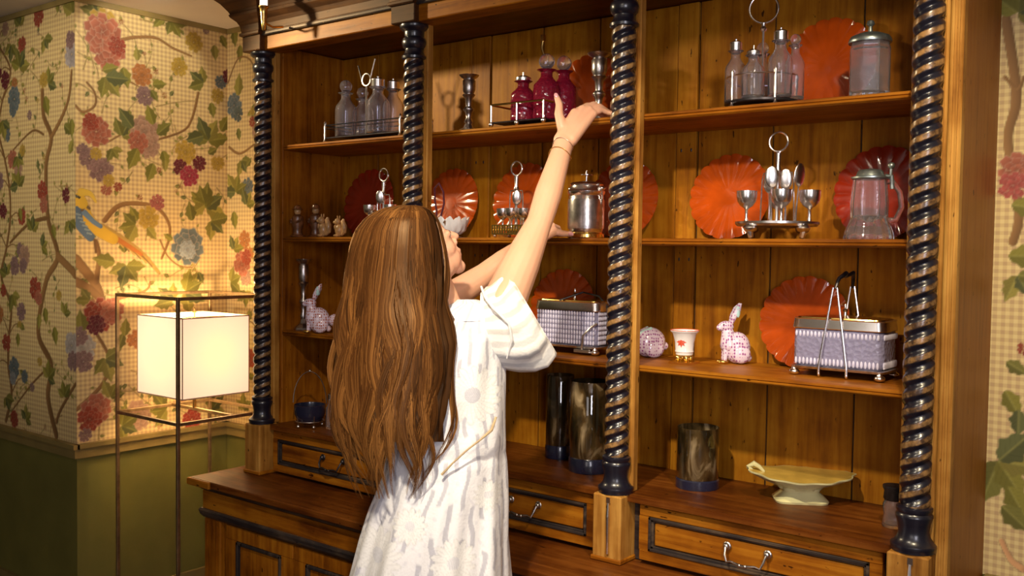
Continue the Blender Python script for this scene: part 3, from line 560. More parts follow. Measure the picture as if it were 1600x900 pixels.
# upper drawers
def drawer(x0, x1, z0, z1, yf, parent, handle=None, name='drawer'):
    fr = .030; d = MB()
    d.box(x0, x1, yf, yf+.02, z1-fr, z1, bev=.002).box(x0, x1, yf, yf+.02, z0, z0+fr, bev=.002).box(x0, x0+fr, yf, yf+.02, z0+fr, z1-fr).box(x1-fr, x1, yf, yf+.02, z0+fr, z1-fr).box(x0+.01, x1-.01, yf+.014, yf+.024, z0+.01, z1-.01)
    o = d.build(name, 'wood_x', parent, smooth=False)
    a, b, c, e = x0+fr, x1-fr, z0+fr, z1-fr
    mo = MB(); w = .013
    for k, (q, dep) in enumerate([(0, -.004), (.006, .002)]):
        mo.box(a+q, b-q, yf+dep, yf+.016, e-q-w*.6, e-q, bev=.0015).box(a+q, b-q, yf+dep, yf+.016, c+q, c+q+w*.6, bev=.0015).box(a+q, a+q+w*.6, yf+dep, yf+.016, c+q, e-q, bev=.0015).box(b-q-w*.6, b-q, yf+dep, yf+.016, c+q, e-q, bev=.0015)
    mo.build('drawer_moulding', 'stain_x', o, smooth=False)
    MB().box(a+.016, b-.016, yf+.004, yf+.016, c+.016, e-.016, bev=.003).build('drawer_panel', 'wood_x', o, smooth=False)
    if handle:
        xc, hw, zc, mat = handle; h = MB()
        for s in (-1, 1):
            h.lathe([(.011, 0), (.012, .003), (.008, .006), (.010, .010), (.007, .015), (.003, .018)], 14, (0, 0, 0)) if 0 else h.ball((xc+s*hw, yf-.006, zc), (.0085, .008, .0085), 12, 8).ball((xc+s*hw, yf-.002, zc), (.012, .004, .012), 14, 6)
        pts = [(xc-hw, yf-.012, zc-.002), (xc-hw+.003, yf-.022, zc-.018), (xc-hw+.010, yf-.026, zc-.034), (xc-hw+.022, yf-.028, zc-.030), (xc, yf-.030, zc-.036), (xc+hw-.022, yf-.028, zc-.030), (xc+hw-.010, yf-.026, zc-.034), (xc+hw-.003, yf-.022, zc-.018), (xc+hw, yf-.012, zc-.002)]
        h.tube(pts, [.003, .0035, .003, .003, .0042, .003, .003, .0035, .003], 8)
        for s in (-.008, .008): h.ball((xc+s, yf-.030, zc-.035), .0052, 10, 6)
        h.build('bail_handle', mat, o)
    return o
for i, (a, b) in enumerate([(.062, .731), (.862, 1.530), (1.676, 2.338)]):
    drawer(a, b, S5+.012, S4-.024, .004, hutch, [(.405, .055, .838, 'dark_metal'), (1.275, .052, .835, 'old_silver'), (1.998, .056, .836, 'old_silver')][i])
bx('drawer_case_back', 'stain_x', hutch, -.03, 2.46, .03, .34, S5+.002, S4-.021, bev=0)

# base cabinet -------------------------------------------------------------
base = thing('base_cabinet', 'low ochre wood base cabinet with projecting top and panelled doors under the hutch', 'cabinet', (0, 0, 0))
BX0, BX1, BY = -.085, 2.50, -.195
bx('cabinet_body', 'wood_z', base, BX0, BX1, BY+.02, YW-.02, .08, S5-.03)
tp = MB().box(-.135, 2.55, -.232, YW-.003, S5-.026, S5-.0005, bev=.004).build('countertop', 'red_x', base, smooth=False)
MB().box(-.142, -.0, -.240, YW-.003, S5-.028, S5-.0015, bev=.004).build('countertop_corner', 'wood_x', tp, smooth=False)
sweep_profile('top_moulding', 'stain_x', BX0, BX1, BY, YW-.02, [(0, S5-.048), (.010, S5-.044), (.018, S5-.034), (.022, S5-.027), (0, S5-.027)], base)
sweep_profile('frieze_rail', 'wood_x', BX0, BX1, BY, YW-.02, [(0, S5-.115), (.006, S5-.115), (.006, S5-.048), (0, S5-.048)], base)
sweep_profile('lower_moulding', 'stain_x', BX0, BX1, BY, YW-.02, [(0, S5-.152), (.006, S5-.148), (.014, S5-.138), (.018, S5-.122), (.014, S5-.115), (0, S5-.115)], base)
sweep_profile('plinth', 'wood_x', BX0, BX1, BY-.004, YW-.02, [(0, .0), (.02, .0), (.02, .07), (.008, .085), (0, .085)], base)
for x in (BX0, BX1-.10): MB().box(x, x+.10, BY-.004, BY+.02, .085, S5-.15, bev=.004).box(x+.018, x+.024, BY-.008, BY, .1, S5-.17).box(x+.076, x+.082, BY-.008, BY, .1, S5-.17).build('pilaster', 'wood_z', base, smooth=False)
nd_ = 6; dx0, dx1 = .042, 2.37; dw = (dx1-dx0)/nd_
for i in range(nd_):
    a, b = dx0+i*dw+.004, dx0+(i+1)*dw-.004; z0, z1 = .095, S5-.156; fw = .062
    d = MB().box(a, b, BY, BY+.018, z1-.05, z1, bev=.002).box(a, b, BY, BY+.018, z0, z0+fw, bev=.002).box(a, a+fw, BY, BY+.018, z0+fw, z1-.05).box(b-fw, b, BY, BY+.018, z0+fw, z1-.05).build('door', 'wood_z', base, smooth=False)
    MB().box(a+fw+.014, b-fw-.014, BY+.004, BY+.02, z0+fw+.014, z1-.064, bev=.004).build('door_panel', 'wood_z', d, smooth=False)
    mo = MB(); A, B_, C_, E_ = a+fw, b-fw, z0+fw, z1-.05
    mo.box(A, B_, BY-.006, BY+.018, E_-.013, E_, bev=.003).box(A, B_, BY-.006, BY+.018, C_, C_+.013, bev=.003).box(A, A+.013, BY-.006, BY+.018, C_, E_, bev=.003).box(B_-.013, B_, BY-.006, BY+.018, C_, E_, bev=.003)
    mo.build('door_moulding', 'stain_z', d, smooth=False)
    MB().ball(((b-.03 if i % 2 == 0 else a+.03), BY-.014, .42), .013, 14, 8).build('door_knob', 'old_silver', d)

# candle sconce at the cornice corner
sc_p = atY(412, 20, -.15)
sc = thing('candle_sconce', 'brass candle fitting with lit white tube at the left corner of the cornice', 'light', (sc_p.x, sc_p.y, atY(412, 48, -.15).z))
MB().lathe([(.002, 0), (.006, .004), (.009, .03), (.012, .06), (.014, .078), (.018, .082), (.018, .086)], 18).tube([(0, 0, .03), (0, .04, .02), (0, .085, .03)], .004).build('brass_cup', 'brass', sc)
em, nt_, b_ = newmat('lit_candle_tube'); setp(b_, Base_Color=(.9, .8, .7), Emission_Color=(1, .85, .75), Emission_Strength=1.1)
MB().lathe([(.013, 0), (.0135, .002), (.0135, .075), (.006, .082), (.001, .084)], 18, (0, 0, .086)).build('candle_tube', em, sc)

# ================================================================== FLOOR LAMP
LX0, LX1, LY0, LY1, LZ0, LZ1 = -.722, -.268, -.195, .262, .905, 1.400

lamp = thing('floor_lamp', 'square bronze cage floor lamp with a lit white box shade beside the hutch', 'lamp', ((LX0+LX1)/2, (LY0+LY1)/2, 0))
def lb(name, mat, *a, bev=.0012, parent=None):
    cx, cy = (LX0+LX1)/2, (LY0+LY1)/2
    return MB().box(a[0]-cx, a[1]-cx, a[2]-cy, a[3]-cy, a[4], a[5], bev=bev).build(name, mat, parent or lamp, smooth=False)
w = .013
for x in (LX0, LX1-w):
    for y in (LY0, LY1-w): lb('post', 'iron', x, x+w, y, y+w, .0, LZ1)
for z in (0.0, .905-w/2, LZ1-w):
    for y in (LY0, LY1-w): lb('bar', 'iron', LX0+w, LX1-w, y, y+w, z, z+w)
    for x in (LX0, LX1-w): lb('bar', 'iron', x, x+w, LY0+w, LY1-w, z, z+w)
lcx, lcy = (LX0+LX1)/2, (LY0+LY1)/2
lb('cross_bar', 'iron', LX0+w, LX1-w, lcy+.025, lcy+.025+w, .900, .900+w)
MB().tube([(-.05, .03, .91), (-.05, .03, 1.0)], .008).build('stem', 'brass', lamp)
def shade_mat():
    m, nt, b = newmat('lit_linen_shade'); L = nt.links
    tc = nd(nt, 'ShaderNodeTexCoord'); n = nd(nt, 'ShaderNodeTexNoise', i_Scale=220.0); L.new(tc.outputs['Object'], n.inputs['Vector'])
    c = ramp(nt, n.outputs[0], [(.3, (.86, .80, .68)), (.7, (.93, .88, .78))]); L.new(c, b.inputs['Base Color'])
    # cloth glows where the bulb is near: distance to the bulb
    d = nd(nt, 'ShaderNodeVectorMath', operation='DISTANCE'); d.inputs[1].default_value = (-.05, .03, 1.15); L.new(tc.outputs['Object'], d.inputs[0])
    e = ramp(nt, d.outputs['Value'], [(.155, (1.0, .80, .36)), (.20, (1.0, .66, .36)), (.27, (.90, .50, .30))])
    L.new(e, b.inputs['Emission Color']); setp(b, Roughness=.9, Emission_Strength=.95)
    return m
sx0, sx1, sy0, sy1, sz0, sz1 = -.711-lcx, -.382-lcx, -.10-lcy, .22-lcy, .978, 1.308
t = .003
sh = MB().box(sx0, sx1, sy0, sy0+t, sz0, sz1).box(sx0, sx1, sy1-t, sy1, sz0, sz1).box(sx0, sx0+t, sy0+t, sy1-t, sz0, sz1).box(sx1-t, sx1, sy0+t, sy1-t, sz0, sz1).build('lamp_shade', shade_mat(), lamp, smooth=False)
tr = MB()
for z in (sz0-.001, sz1-.004):
    tr.box(sx0-.001, sx1+.001, sy0-.001, sy0+.004, z, z+.005).box(sx0-.001, sx1+.001, sy1-.004, sy1+.001, z, z+.005).box(sx0-.001, sx0+.004, sy0, sy1, z, z+.005).box(sx1-.004, sx1+.001, sy0, sy1, z, z+.005)
M['trim_cloth'] = plain('beige_shade_trim', (.70, .50, .33), .8)
for xx in (sx0-.0015, sx1-.002):
    for yy in (sy0-.0015, sy1-.002): tr.box(xx, xx+.0035, yy, yy+.0035, sz0, sz1)
tr.build('shade_trim', 'trim_cloth', sh, smooth=False)
MB().tube([(sx0, .03, 1.296), (sx1, .03, 1.296)], .002, 6).tube([(-.05, sy0, 1.296), (-.05, sy1, 1.296)], .002, 6).build('shade_spider', 'brass', sh)
MB().lathe([(.004, 0), (.004, .03), (.009, .032), (.009, .036), (.004, .038), (.004, .050), (.002, .056)], 12, (-.05, .03, 1.285)).build('finial', 'brass', lamp)
emb, nt_, b_ = newmat('glowing_bulb'); setp(b_, Base_Color=(1, .9, .7), Emission_Color=(1, .72, .38), Emission_Strength=8)
MB().lathe([(.010, 0), (.012, .03), (.028, .065), (.030, .085), (.020, .108), (.004, .116)], 18, (-.05, .03, 1.06)).build('bulb', emb, lamp)
MB().lathe([(.008, 0), (.014, .005), (.014, .05), (.010, .062)], 14, (-.05, .03, 1.0)).build('bulb_socket', 'brass', lamp)
lo = light('lamp_glow', 'POINT', (lcx-.05, lcy+.03, 1.235), 8, (1.0, .68, .36), size=.03)
# ================================================================== THINGS ON THE SHELVES
def scal_plate(R, n=21, mat='orange', seg=168):
    """scalloped charger standing in the XZ plane, face towards -Y, base at z=0"""
    prof = [(.02, 0), (.25, .001), (.50, .003), (.60, .010), (.78, .030), (.90, .036), (.97, .032), (1.0, .034), (1.0, .042), (.9, .046), (.6, .022), (.2, .012)]
    rings = []
    for r, d in prof:
        ring = []
        for j in range(seg):
            a = 2*PI*j/seg; k = max(0, (r-.62)/.38)**1.5; w_ = abs(math.cos(n*a/2))
            rr = R*r*(1+.030*k*w_-.018*k); dd = d*R*1.0-.05*R*k*(1-w_)**2+.0025*R*math.cos(n*a*2)*(1-abs(r-.5)*2 if .2 < r < .8 else 0)
            ring.append((rr*math.cos(a), -dd, R+rr*math.sin(a)))
        rings.append(ring)
    return rings
PR = .118
pm = MB().loft(scal_plate(PR)); plates = {}
def plate(px, top, shelf_z, label, mat='orange', Y=.30, lean=-.16, rz=0, n=21):
    q = atYZ(px, Y, shelf_z); zt = atY(px, top, Y+.02).z; R = (zt-shelf_z)/2/math.cos(lean)/1.015
    if mat not in plates:
        o = MB().loft(scal_plate(PR, n)).build('scalloped_plate', mat, None, angle=60); plates[mat] = o
    else: o = plates[mat].copy(); COL.objects.link(o)
    o.location = (q.x, Y, shelf_z+.002); o.scale = [R/PR]*3; o.rotation_euler = (lean, 0, rz)
    return tag(o, label, 'plate', 'scalloped plates standing along the back of the shelves')
plate(570, 264, S2, 'dark red scalloped plate behind the egg cup stand in the left bay', 'red')
plate(699, 263, S2, 'orange red scalloped plate behind the white shell dish on the middle shelf')
plate(812, 254, S2, 'orange red scalloped plate behind the square-based egg cup stand, by the raised arm')
plate(968, 250, S2, 'orange scalloped plate half hidden behind the third twisted column')
plate(1134, 240, S2, 'large orange scalloped plate in full view left of the silver egg cup stand with spoons')
plate(1372, 227, S2, 'deep red scalloped plate behind the lidded glass tankard by the right column', 'red')
plate(1288, 27, S1, 'tall orange red plate on the top right shelf between cruet stand and glass jar')
plate(912, 84, S1, 'orange red scalloped plate on the top middle shelf behind the hand')
plate(1250, 431, S3, 'bright orange scalloped plate behind the glass biscuit box on the third shelf')
plate(872, 420, S3, 'dark orange plate behind the square cut glass box under the arm')
def put(name, label, cat, px, shelf_z, Y=None, base_py=None, group=None, rz=0):
    p = atZ(px, base_py, shelf_z) if Y is None else atYZ(px, Y, shelf_z)
    return thing(name, label, cat, (p.x, p.y, shelf_z+.0005), rz, group), p
def hgt(px, py, Y, z): return atY(px, py, Y).z-z
# --- candlesticks
def candlestick(px, top, z, Y, label, mat='old_silver', k=1.0):
    t, p = put('candlestick', label, 'candlestick', px, z, Y, group='silver candlesticks'); h = hgt(px, top, Y, z); r = h*.155*k
    MB().lathe([(r*1.35, 0), (r*1.4, .004), (r*1.3, h*.04), (r*.95, h*.07), (r*.55, h*.10), (r*.40, h*.16)], 8).build('foot', mat, t, smooth=False)
    MB().lathe([(r*.36, h*.155), (r*.52, h*.20), (r*.30, h*.27), (r*.40, h*.36), (r*.62, h*.40), (r*.62, h*.42), (r*.35, h*.46), (r*.42, h*.60), (r*.75, h*.66), (r*.55, h*.685)], 12).build('stem', mat, t)
    MB().lathe([(r*.55, h*.68), (r*.72, h*.74), (r*.74, h*.90), (r*.60, h*.93), (r*1.05, h*.975), (r*1.15, h*1.0), (r*.5, h), (r*.48, h*.93)], 12).build('candle_cup', mat, t)
candlestick(732, 118, S1, .15, 'silver candlestick standing alone at the left of the top middle shelf')
candlestick(935, 84, S1, .15, 'silver candlestick behind the fingertips, left of the third twisted column')
candlestick(474, 405, S3, .10, 'slim silver candlestick behind the seated rabbit in the left bay', k=.62)
# --- bottles
def bottle(px, top, z, Y, wpx, label, lid='silver', mat='glass', group=None, dy=0, sq=False):
    t, p = put('cruet_bottle', label, 'bottle', px, z, Y, group=group); h = hgt(px, top, Y, z); r = wpx/2*mpp(p)*1.1
    seg = 12 if sq else 20
    MB().lathe([(r*.9, 0), (r, .004), (r, h*.50), (r*.95, h*.56), (r*.66, h*.63), (r*.45, h*.69), (r*.45, h*.76), (r*.75, h*.80), (r*.40, h*.80), (r*.36, h*.69), (r*.58, h*.625), (r*.86, h*.55), (r*.9, h*.49), (r*.88, .010), (.001, .009)], seg, flute=None).build('bottle_body', mat, t, smooth=not sq)
    if lid == 'silver': MB().lathe([(r*.55, 0), (r*.58, h*.015), (r*.58, h*.11), (r*.6, h*.12), (r*.6, h*.135), (r*.36, h*.16), (r*.1, h*.17), (r*.12, h*.19), (r*.02, h*.205)], 18, (0, 0, h*.79)).build('silver_lid', 'silver', t)
    elif lid == 'low': MB().lathe([(r*.6, 0), (r*.64, h*.02), (r*.62, h*.08), (r*.3, h*.12), (r*.08, h*.13), (r*.08, h*.19), (r*.02, h*.20)], 18, (0, 0, h*.79)).build('silver_lid', 'silver', t)
    else: MB().lathe([(r*.26, -h*.05), (r*.26, 0), (r*.22, h*.02)], 12, (0, 0, h*.80)).ball((0, 0, h*.80+r*.62), r*.60, 12, 8).build('glass_stopper', 'glass', t)
    return t
g = 'clear bottles of the round cruet stand on the top right shelf'
CSY = .17; Zt = S1+.022
bottle(1148, 60, Zt, CSY-.01, 30, 'clear cruet bottle with square silver cap at the left of the round stand', 'silver', group=g)
bottle(1176, 70, Zt, CSY-.055, 32, 'clear cruet jar with flat silver lid at the front of the round stand', 'low', group=g)
bottle(1218, 42, Zt, CSY-.035, 34, 'clear cruet bottle with the tallest silver cap, right of the ring handle', 'silver', group=g)
bottle(1241, 50, Zt, CSY+.02, 26, 'clear cruet bottle with round glass stopper at the right edge of the round stand', 'ball', group=g)
bottle(1190, 66, Zt, CSY+.05, 28, 'clear cruet bottle with round stopper at the back of the round stand', 'ball', group=g)
t, p = put('cruet_stand', 'round silver cruet stand with large ring handle on the top right shelf', 'cruet stand', 1190, S1, CSY); k = mpp(p); R = 56*k
MB().lathe([(R, .012), (R*1.03, .015), (R*1.03, .020), (.001, .021), (.001, .013)], 40).build('tray', 'dark_metal', t)
MB().ring((0, 0, .085), R*.98, .0022, 'z', 40, 6).build('rail', 'silver', t)
for a in (-2.5, -1.2, .3, 1.9):
    MB().lathe([(.006, 0), (.009, .004), (.005, .010), (.003, .02), (.005, .045), (.003, .055), (.005, .075), (.003, .082), (.006, .092), (.003, .10)], 10, (R*.99*math.cos(a), R*.99*math.sin(a), 0)).build('leg', 'silver', t)
h = hgt(1190, 37, CSY, S1)
MB().tube([(0, 0, .02), (0, 0, h)], .0035, 8).lathe([(.006, 0), (.010, .006), (.005, .014), (.007, .022)], 12, (0, 0, h-.022)).build('handle_stem', 'silver', t)
MB().ring((0, 0, h+22*k), 22*k, .0028, 'y', 32, 8).ball((0, 0, h+43*k), .008, 10, 8).build('ring_handle', 'silver', t)
t.rotation_euler.z = .4
# left cruet
g = 'clear bottles of the oblong cruet in the top left bay'; CY = .15; Zt = S1+.02
for px, top, w_, ld, dy, lb_ in [(540, 128, 30, 'ball', 0, 'faceted clear bottle with pointed stopper at the left end of the oblong cruet'), (566, 140, 28, 'ball', .04, 'short clear bottle second from left in the oblong cruet'), (590, 118, 34, 'silver', -.02, 'clear bottle with tall silver cap in the middle of the oblong cruet'), (614, 122, 30, 'silver', .03, 'clear bottle with silver cap nearest the second column in the oblong cruet')]:
    bottle(px, top, Zt, CY+dy, w_, lb_, ld, 'glass', g)
t, p = put('cruet_stand', 'oblong silver cruet stand with gallery rail in the top left bay', 'cruet stand', 572, S1, CY); k = mpp(p)
X0, X1, Y0, Y1 = -.14, .25, -.075, .085
MB().box(X0, X1, Y0, Y1, .012, .019, bev=.003).build('tray', 'dark_metal', t, smooth=False)
MB().tube([(X0, Y0, .062), (X1, Y0, .062), (X1, Y1, .062), (X0, Y1, .062), (X0, Y0, .062)], .0022, 6).tube([(X0, Y0, .05), (X1, Y0, .05), (X1, Y1, .05), (X0, Y1, .05), (X0, Y0, .05)], .0012, 6).build('rail', 'dark_metal', t)
for x in (X0, X1):
    for y in (Y0, Y1): MB().lathe([(.006, 0), (.008, .004), (.003, .012), (.005, .03), (.003, .035), (.005, .055), (.003, .06), (.006, .070), (.001, .078)], 10, (x, y, 0)).build('leg', 'silver', t)
h = hgt(585, 112, CY, S1)
MB().tube([(0, 0, .02), (0, 0, h*.8)], .004).ring((0, 0, h*.9), .022, .003, 'y', 20, 6).tube([(-.02, 0, h*.85), (-.045, 0, h*1.12)], .0025, 6).tube([(.015, 0, h*.85), (.045, 0, h*1.18)], .0025, 6).build('handle', 'old_silver', t)
# ruby cruet set
g = 'ruby glass bottles of the square silver cruet'; CY = .14; Zt = S1+.016
bottle(817, 112, Zt, CY-.03, 36, 'ruby cut glass jar with silver lid at the left of the ruby cruet', 'low', 'ruby', g)
bottle(853, 90, Zt, CY-.02, 38, 'ruby cut glass decanter with clear ball stopper in the middle of the ruby cruet', 'ball', 'ruby', g)
bottle(880, 92, Zt, CY+.05, 36, 'ruby cut glass decanter with clear ball stopper at the back, beside the thumb', 'ball', 'ruby', g)
t, p = put('cruet_stand', 'footed silver cruet frame holding three ruby glass bottles on the top middle shelf', 'cruet stand', 838, S1, CY)
X0, X1, Y0, Y1 = -.115, .09, -.085, .09
MB().box(X0, X1, Y0, Y1, .010, .015, bev=.002).build('tray', 'dark_metal', t, smooth=False)
MB().tube([(X0, Y0, .068), (X1, Y0, .068), (X1, Y1, .068), (X0, Y1, .068), (X0, Y0, .068)], .0032, 6).build('rail', 'gilt', t)
for x in (X0, X1, (X0+X1)/2):
    for y in (Y0, Y1): MB().ball((x, y, .007), .008, 10, 8).tube([(x, y, .01), (x, y, .068)], .0025, 6).build('leg', 'silver', t)
h = hgt(838, 92, CY+.06, S1)
MB().tube([(-.02, .07, .02), (-.02, .07, h*.95), (-.035, .07, h*1.15), (-.03, .07, h*1.28)], .0035, 6).box(-.036, -.024, .064, .076, h*1.24, h*1.33).build('handle', 'brass', t)
# glass jars with lids
def jar(px, top, z, Y, wpx, label, kind):
    t, p = put('glass_jar', label, 'jar', px, z, Y); h = hgt(px, top, Y, z); r = wpx/2*mpp(p)
    if kind == 'plain':
        MB().lathe([(r*.92, 0), (r, .006), (r, h*.62), (r*.93, h*.66), (r*.93, h*.70), (r*.88, h*.70), (r*.88, h*.65), (r*.93, h*.60), (r*.93, .02), (.001, .018)], 8).build('jar_body', 'glass', t, smooth=False)
        MB().lathe([(r*1.0, 0), (r*1.02, .004), (r*.98, h*.05), (r*.9, h*.08), (r*.5, h*.12), (r*.12, h*.13), (r*.08, h*.2), (r*.2, h*.23), (r*.15, h*.27), (.001, h*.285)], 24, (0, 0, h*.70)).build('silver_lid', 'pewter', t)
    else:
        MB().lathe([(r*.88, .016), (r*.95, .024), (r*.97, h*.30), (r*.97, h*.62), (r*.92, h*.64), (r*.9, h*.60), (r*.9, .03), (.001, .028)], 32).build('jar_body', 'silver', t)
        MB().lathe([(r*.99, h*.14), (r*1.01, h*.2), (r*1.01, h*.55), (r*.99, h*.58)], 24, flute=(24, .012)).build('engraved_sleeve', 'old_silver', t)
        MB().lathe([(r*.95, .0), (r*1.02, .003), (r*1.02, .012), (r*.9, .018)], 32).build('foot_ring', 'gilt', t)
        MB().lathe([(r*.93, h*.63), (r*1.03, h*.66), (r*1.05, h*.70), (r*.9, h*.74), (r*.88, h*.78), (r*.95, h*.80), (r*.80, h*.83), (r*.3, h*.85), (.001, h*.86)], 32).build('lid', 'silver', t)
        MB().lathe([(r*.06, 0), (r*.06, h*.08), (r*.35, h*.09), (r*.35, h*.10), (r*.06, h*.11), (r*.04, h*.16)], 16, (0, 0, h*.85)).build('lid_knob', 'silver', t)
        for s in (-1, 1): MB().ball((s*r*1.0, 0, h*.74), (.012, .01, .008), 10, 8).tube([(s*r*1.0, 0, h*.74), (s*r*1.08, 0, h*.60), (s*r*1.0, 0, h*.5)], .003, 6).build('side_handle', 'silver', t)
jar(1357, 30, S1, .16, 64, 'eight-sided glass jar with pewter lid on the top right shelf by the column', 'plain')
jar(915, 268, S2, .15, 56, 'round silver and engraved biscuit jar with finial lid beside the left thumb', 'silver')
# tankard
t, p = put('glass_tankard', 'fluted glass tankard with domed pewter lid and glass handle by the right column', 'tankard', 1357, S2, .14); h = hgt(1357, 262, .14, S2); r = 27*mpp(p)
MB().lathe([(r*1.32, 0), (r*1.35, .004), (r*1.25, h*.12), (r*1.0, h*.28), (r*1.02, h*.5), (r*.90, h*.84), (r*.84, h*.84), (r*.94, h*.5), (r*.92, h*.32), (.001, h*.22)], 48, flute=(12, .035)).build('tankard_body', 'glass', t, angle=25)
MB().lathe([(r*.95, h*.83), (r*1.05, h*.845), (r*1.05, h*.865), (r*.8, h*.88), (r*.70, h*.94), (r*.60, h*.965), (.001, h*.985)], 32).build('pewter_lid', 'pewter', t)
MB().tube([(r*.9, 0, h*.80), (r*1.2, 0, h*.80), (r*1.62, 0, h*.65), (r*1.72, 0, h*.45), (r*1.45, 0, h*.28), (r*1.0, 0, h*.26)], [.008, .007, .007, .007, .007, .009], 10).build('glass_handle', 'glass', t)
MB().tube([(r*.8, 0, h*.88), (r*1.15, 0, h*.88), (r*1.2, 0, h*.70)], .006, 8).ball((r*1.12, 0, h*1.02), .009, 10, 8).tube([(r*1.1, 0, h*.88), (r*1.12, 0, h*1.0)], .004, 6).build('thumb_lift', 'pewter', t)
t.rotation_euler.z = .35
# egg cup stands
egg_proto = []
def egg_cup(x, y, z, h, label, group):
    if not egg_proto:
        o = MB().lathe([(.016, 0), (.017, .002), (.006, .006), (.0035, .012), (.0035, .032), (.006, .036), (.015, .042), (.022, .052), (.0245, .064), (.0250, .078), (.0235, .078), (.023, .064), (.019, .052), (.001, .044)], 20).build('egg_cup', 'silver', None); egg_proto.append(o)
    else: o = egg_proto[0].copy(); COL.objects.link(o)
    o.location = (x, y, z); o.scale = [h/.078]*3; return tag(o, label, 'egg cup', group)
def spoon(x, y, z, h, rz, label, group):
    m_ = MB().tube([(0, 0, 0), (0, 0, h*.25), (0, 0, h*.62)], [.0042, .0026, .0018], 8).ball((0, 0, h*.80), (h*.125, .004, h*.20), 14, 10)
    o = m_.build('spoon', 'silver', None); o.location = (x, y, z); o.rotation_euler = (.10, 0, rz); return tag(o, label, 'spoon', group)
def egg_stand(px, ztop, z, Y, R, label, cups, spoons, group, sq=False, hh=None):
    t, p = put('egg_cup_stand', label, 'egg cup stand', px, z, Y); k = mpp(p); x0, y0 = p.x, p.y
    if sq:
        MB().box(-R, R, -R*.7, R*.7, .022, .028, bev=.002).build('tray', 'gilt', t, smooth=False)
        ga = MB()
        for i in range(13):
            u = -R+R*2*i/12
            for yy in (-R*.7, R*.7): ga.box(u-.003, u+.003, yy-.001, yy+.001, .012, .038)
        for zz in (.010, .037): ga.box(-R-.002, R+.002, -R*.7-.002, -R*.7+.001, zz, zz+.004).box(-R-.002, R+.002, R*.7-.001, R*.7+.002, zz, zz+.004).box(-R-.002, -R+.001, -R*.7, R*.7, zz, zz+.004).box(R-.001, R+.002, -R*.7, R*.7, zz, zz+.004)
        ga.build('pierced_gallery', 'gilt', t, smooth=False)
        for sx_ in (-1, 1):
            for sy_ in (-1, 1): MB().ball((sx_*R*.9, sy_*R*.6, .006), .006, 8, 6).build('foot', 'silver', t)
        zt_ = .028
    else:
        MB().lathe([(R*.5, .03), (R*.98, .034), (R*1.03, .040), (R*1.03, .046), (R*.97, .042), (.001, .040)], 48, flute=(48, .012)).build('tray', 'old_silver', t)
        for a in (-1.9, -.45, 1.2, 2.7):
            MB().tube([(R*.9*math.cos(a), R*.9*math.sin(a), .036), (R*.98*math.cos(a), R*.98*math.sin(a), .022), (R*.92*math.cos(a), R*.92*math.sin(a), .004)], [.017, .010, .007], 8).ball((R*.94*math.cos(a), R*.94*math.sin(a), .028), (.02, .02, .012), 10, 6).build('scroll_foot', 'old_silver', t)
        zt_ = .042
    h = hgt(px, ztop, Y, z); rr = h*.09
    MB().lathe([(.008, zt_), (.005, zt_+.01), (.005, h*.6), (.010, h*.64), (.006, h*.68), (.008, h-2.2*rr), (.003, h-2*rr)], 12).build('stem', 'silver', t)
    MB().ring((0, 0, h-rr), rr, .0030, 'y', 28, 8).build('ring_handle', 'silver', t)
    for u in (-1, 1): MB().tube([(u*R*.45, 0, zt_), (u*R*.42, 0, h*.55), (u*R*.38, 0, h*.62), (0, 0, h*.62)], .002, 6).build('side_wire', 'silver', t)
    for (u, v_, lb_) in cups: egg_cup(x0+u*R, y0+v_*R, z+zt_, hh or h*.45, lb_, group)
    for (u, v_, hs, rz, lb_) in spoons: spoon(x0+u*R, y0+v_*R, z+zt_+.004, h*hs, rz, lb_, 'silver spoons in the egg cup stand')
    return t
gg = 'silver egg cups on the round stand'
egg_stand(1213, 207, S2, .16, .105, 'round silver egg cup stand with scroll feet, ring handle and spoons on the right shelf', [(-.72, -.25, 'leftmost silver egg cup on the round stand in front of the orange plate'), (-.22, .55, 'silver egg cup at the back left of the round stand'), (.30, -.45, 'silver egg cup at the front right of the round stand, right of the spoon'), (.78, .18, 'rightmost silver egg cup on the round stand')],
          [(-.08, -.22, .52, .5, 'large silver spoon upright at the front of the round stand'), (.18, .10, .50, .3, 'silver spoon half behind the large spoon'), (.42, .15, .55, 1.2, 'silver spoon turned edge-on at the right of the round stand'), (-.30, .22, .46, .2, 'silver spoon at the back left of the round stand')], gg, hh=.088)
gg = 'silver egg cups on the square stand'
egg_stand(806, 253, S2, .13, .062, 'square gilt gallery egg cup stand with wire handle on the middle shelf', [(-.6, -.35, 'leftmost silver egg cup on the square gallery stand'), (.05, -.45, 'silver egg cup at the front of the square gallery stand'), (.65, -.2, 'silver egg cup on the square gallery stand nearest the arm'), (0, .4, 'silver egg cup at the back of the square gallery stand')], [(.05, .0, .5, .6, 'small silver spoon upright on the square gallery stand')], gg, True, .066)
gg = 'silver egg cups on the left bay stand'
egg_stand(599, 264, S2, .14, .075, 'silver egg cup stand with tall ring handle in the left bay above the hair', [(-.75, -.2, 'silver egg cup on the left bay stand, left of the handle'), (.65, -.2, 'silver egg cup on the left bay stand, right of the handle')], [(.0, -.2, .5, .6, 'silver spoon upright by the handle of the left bay stand')], gg, False, .075)
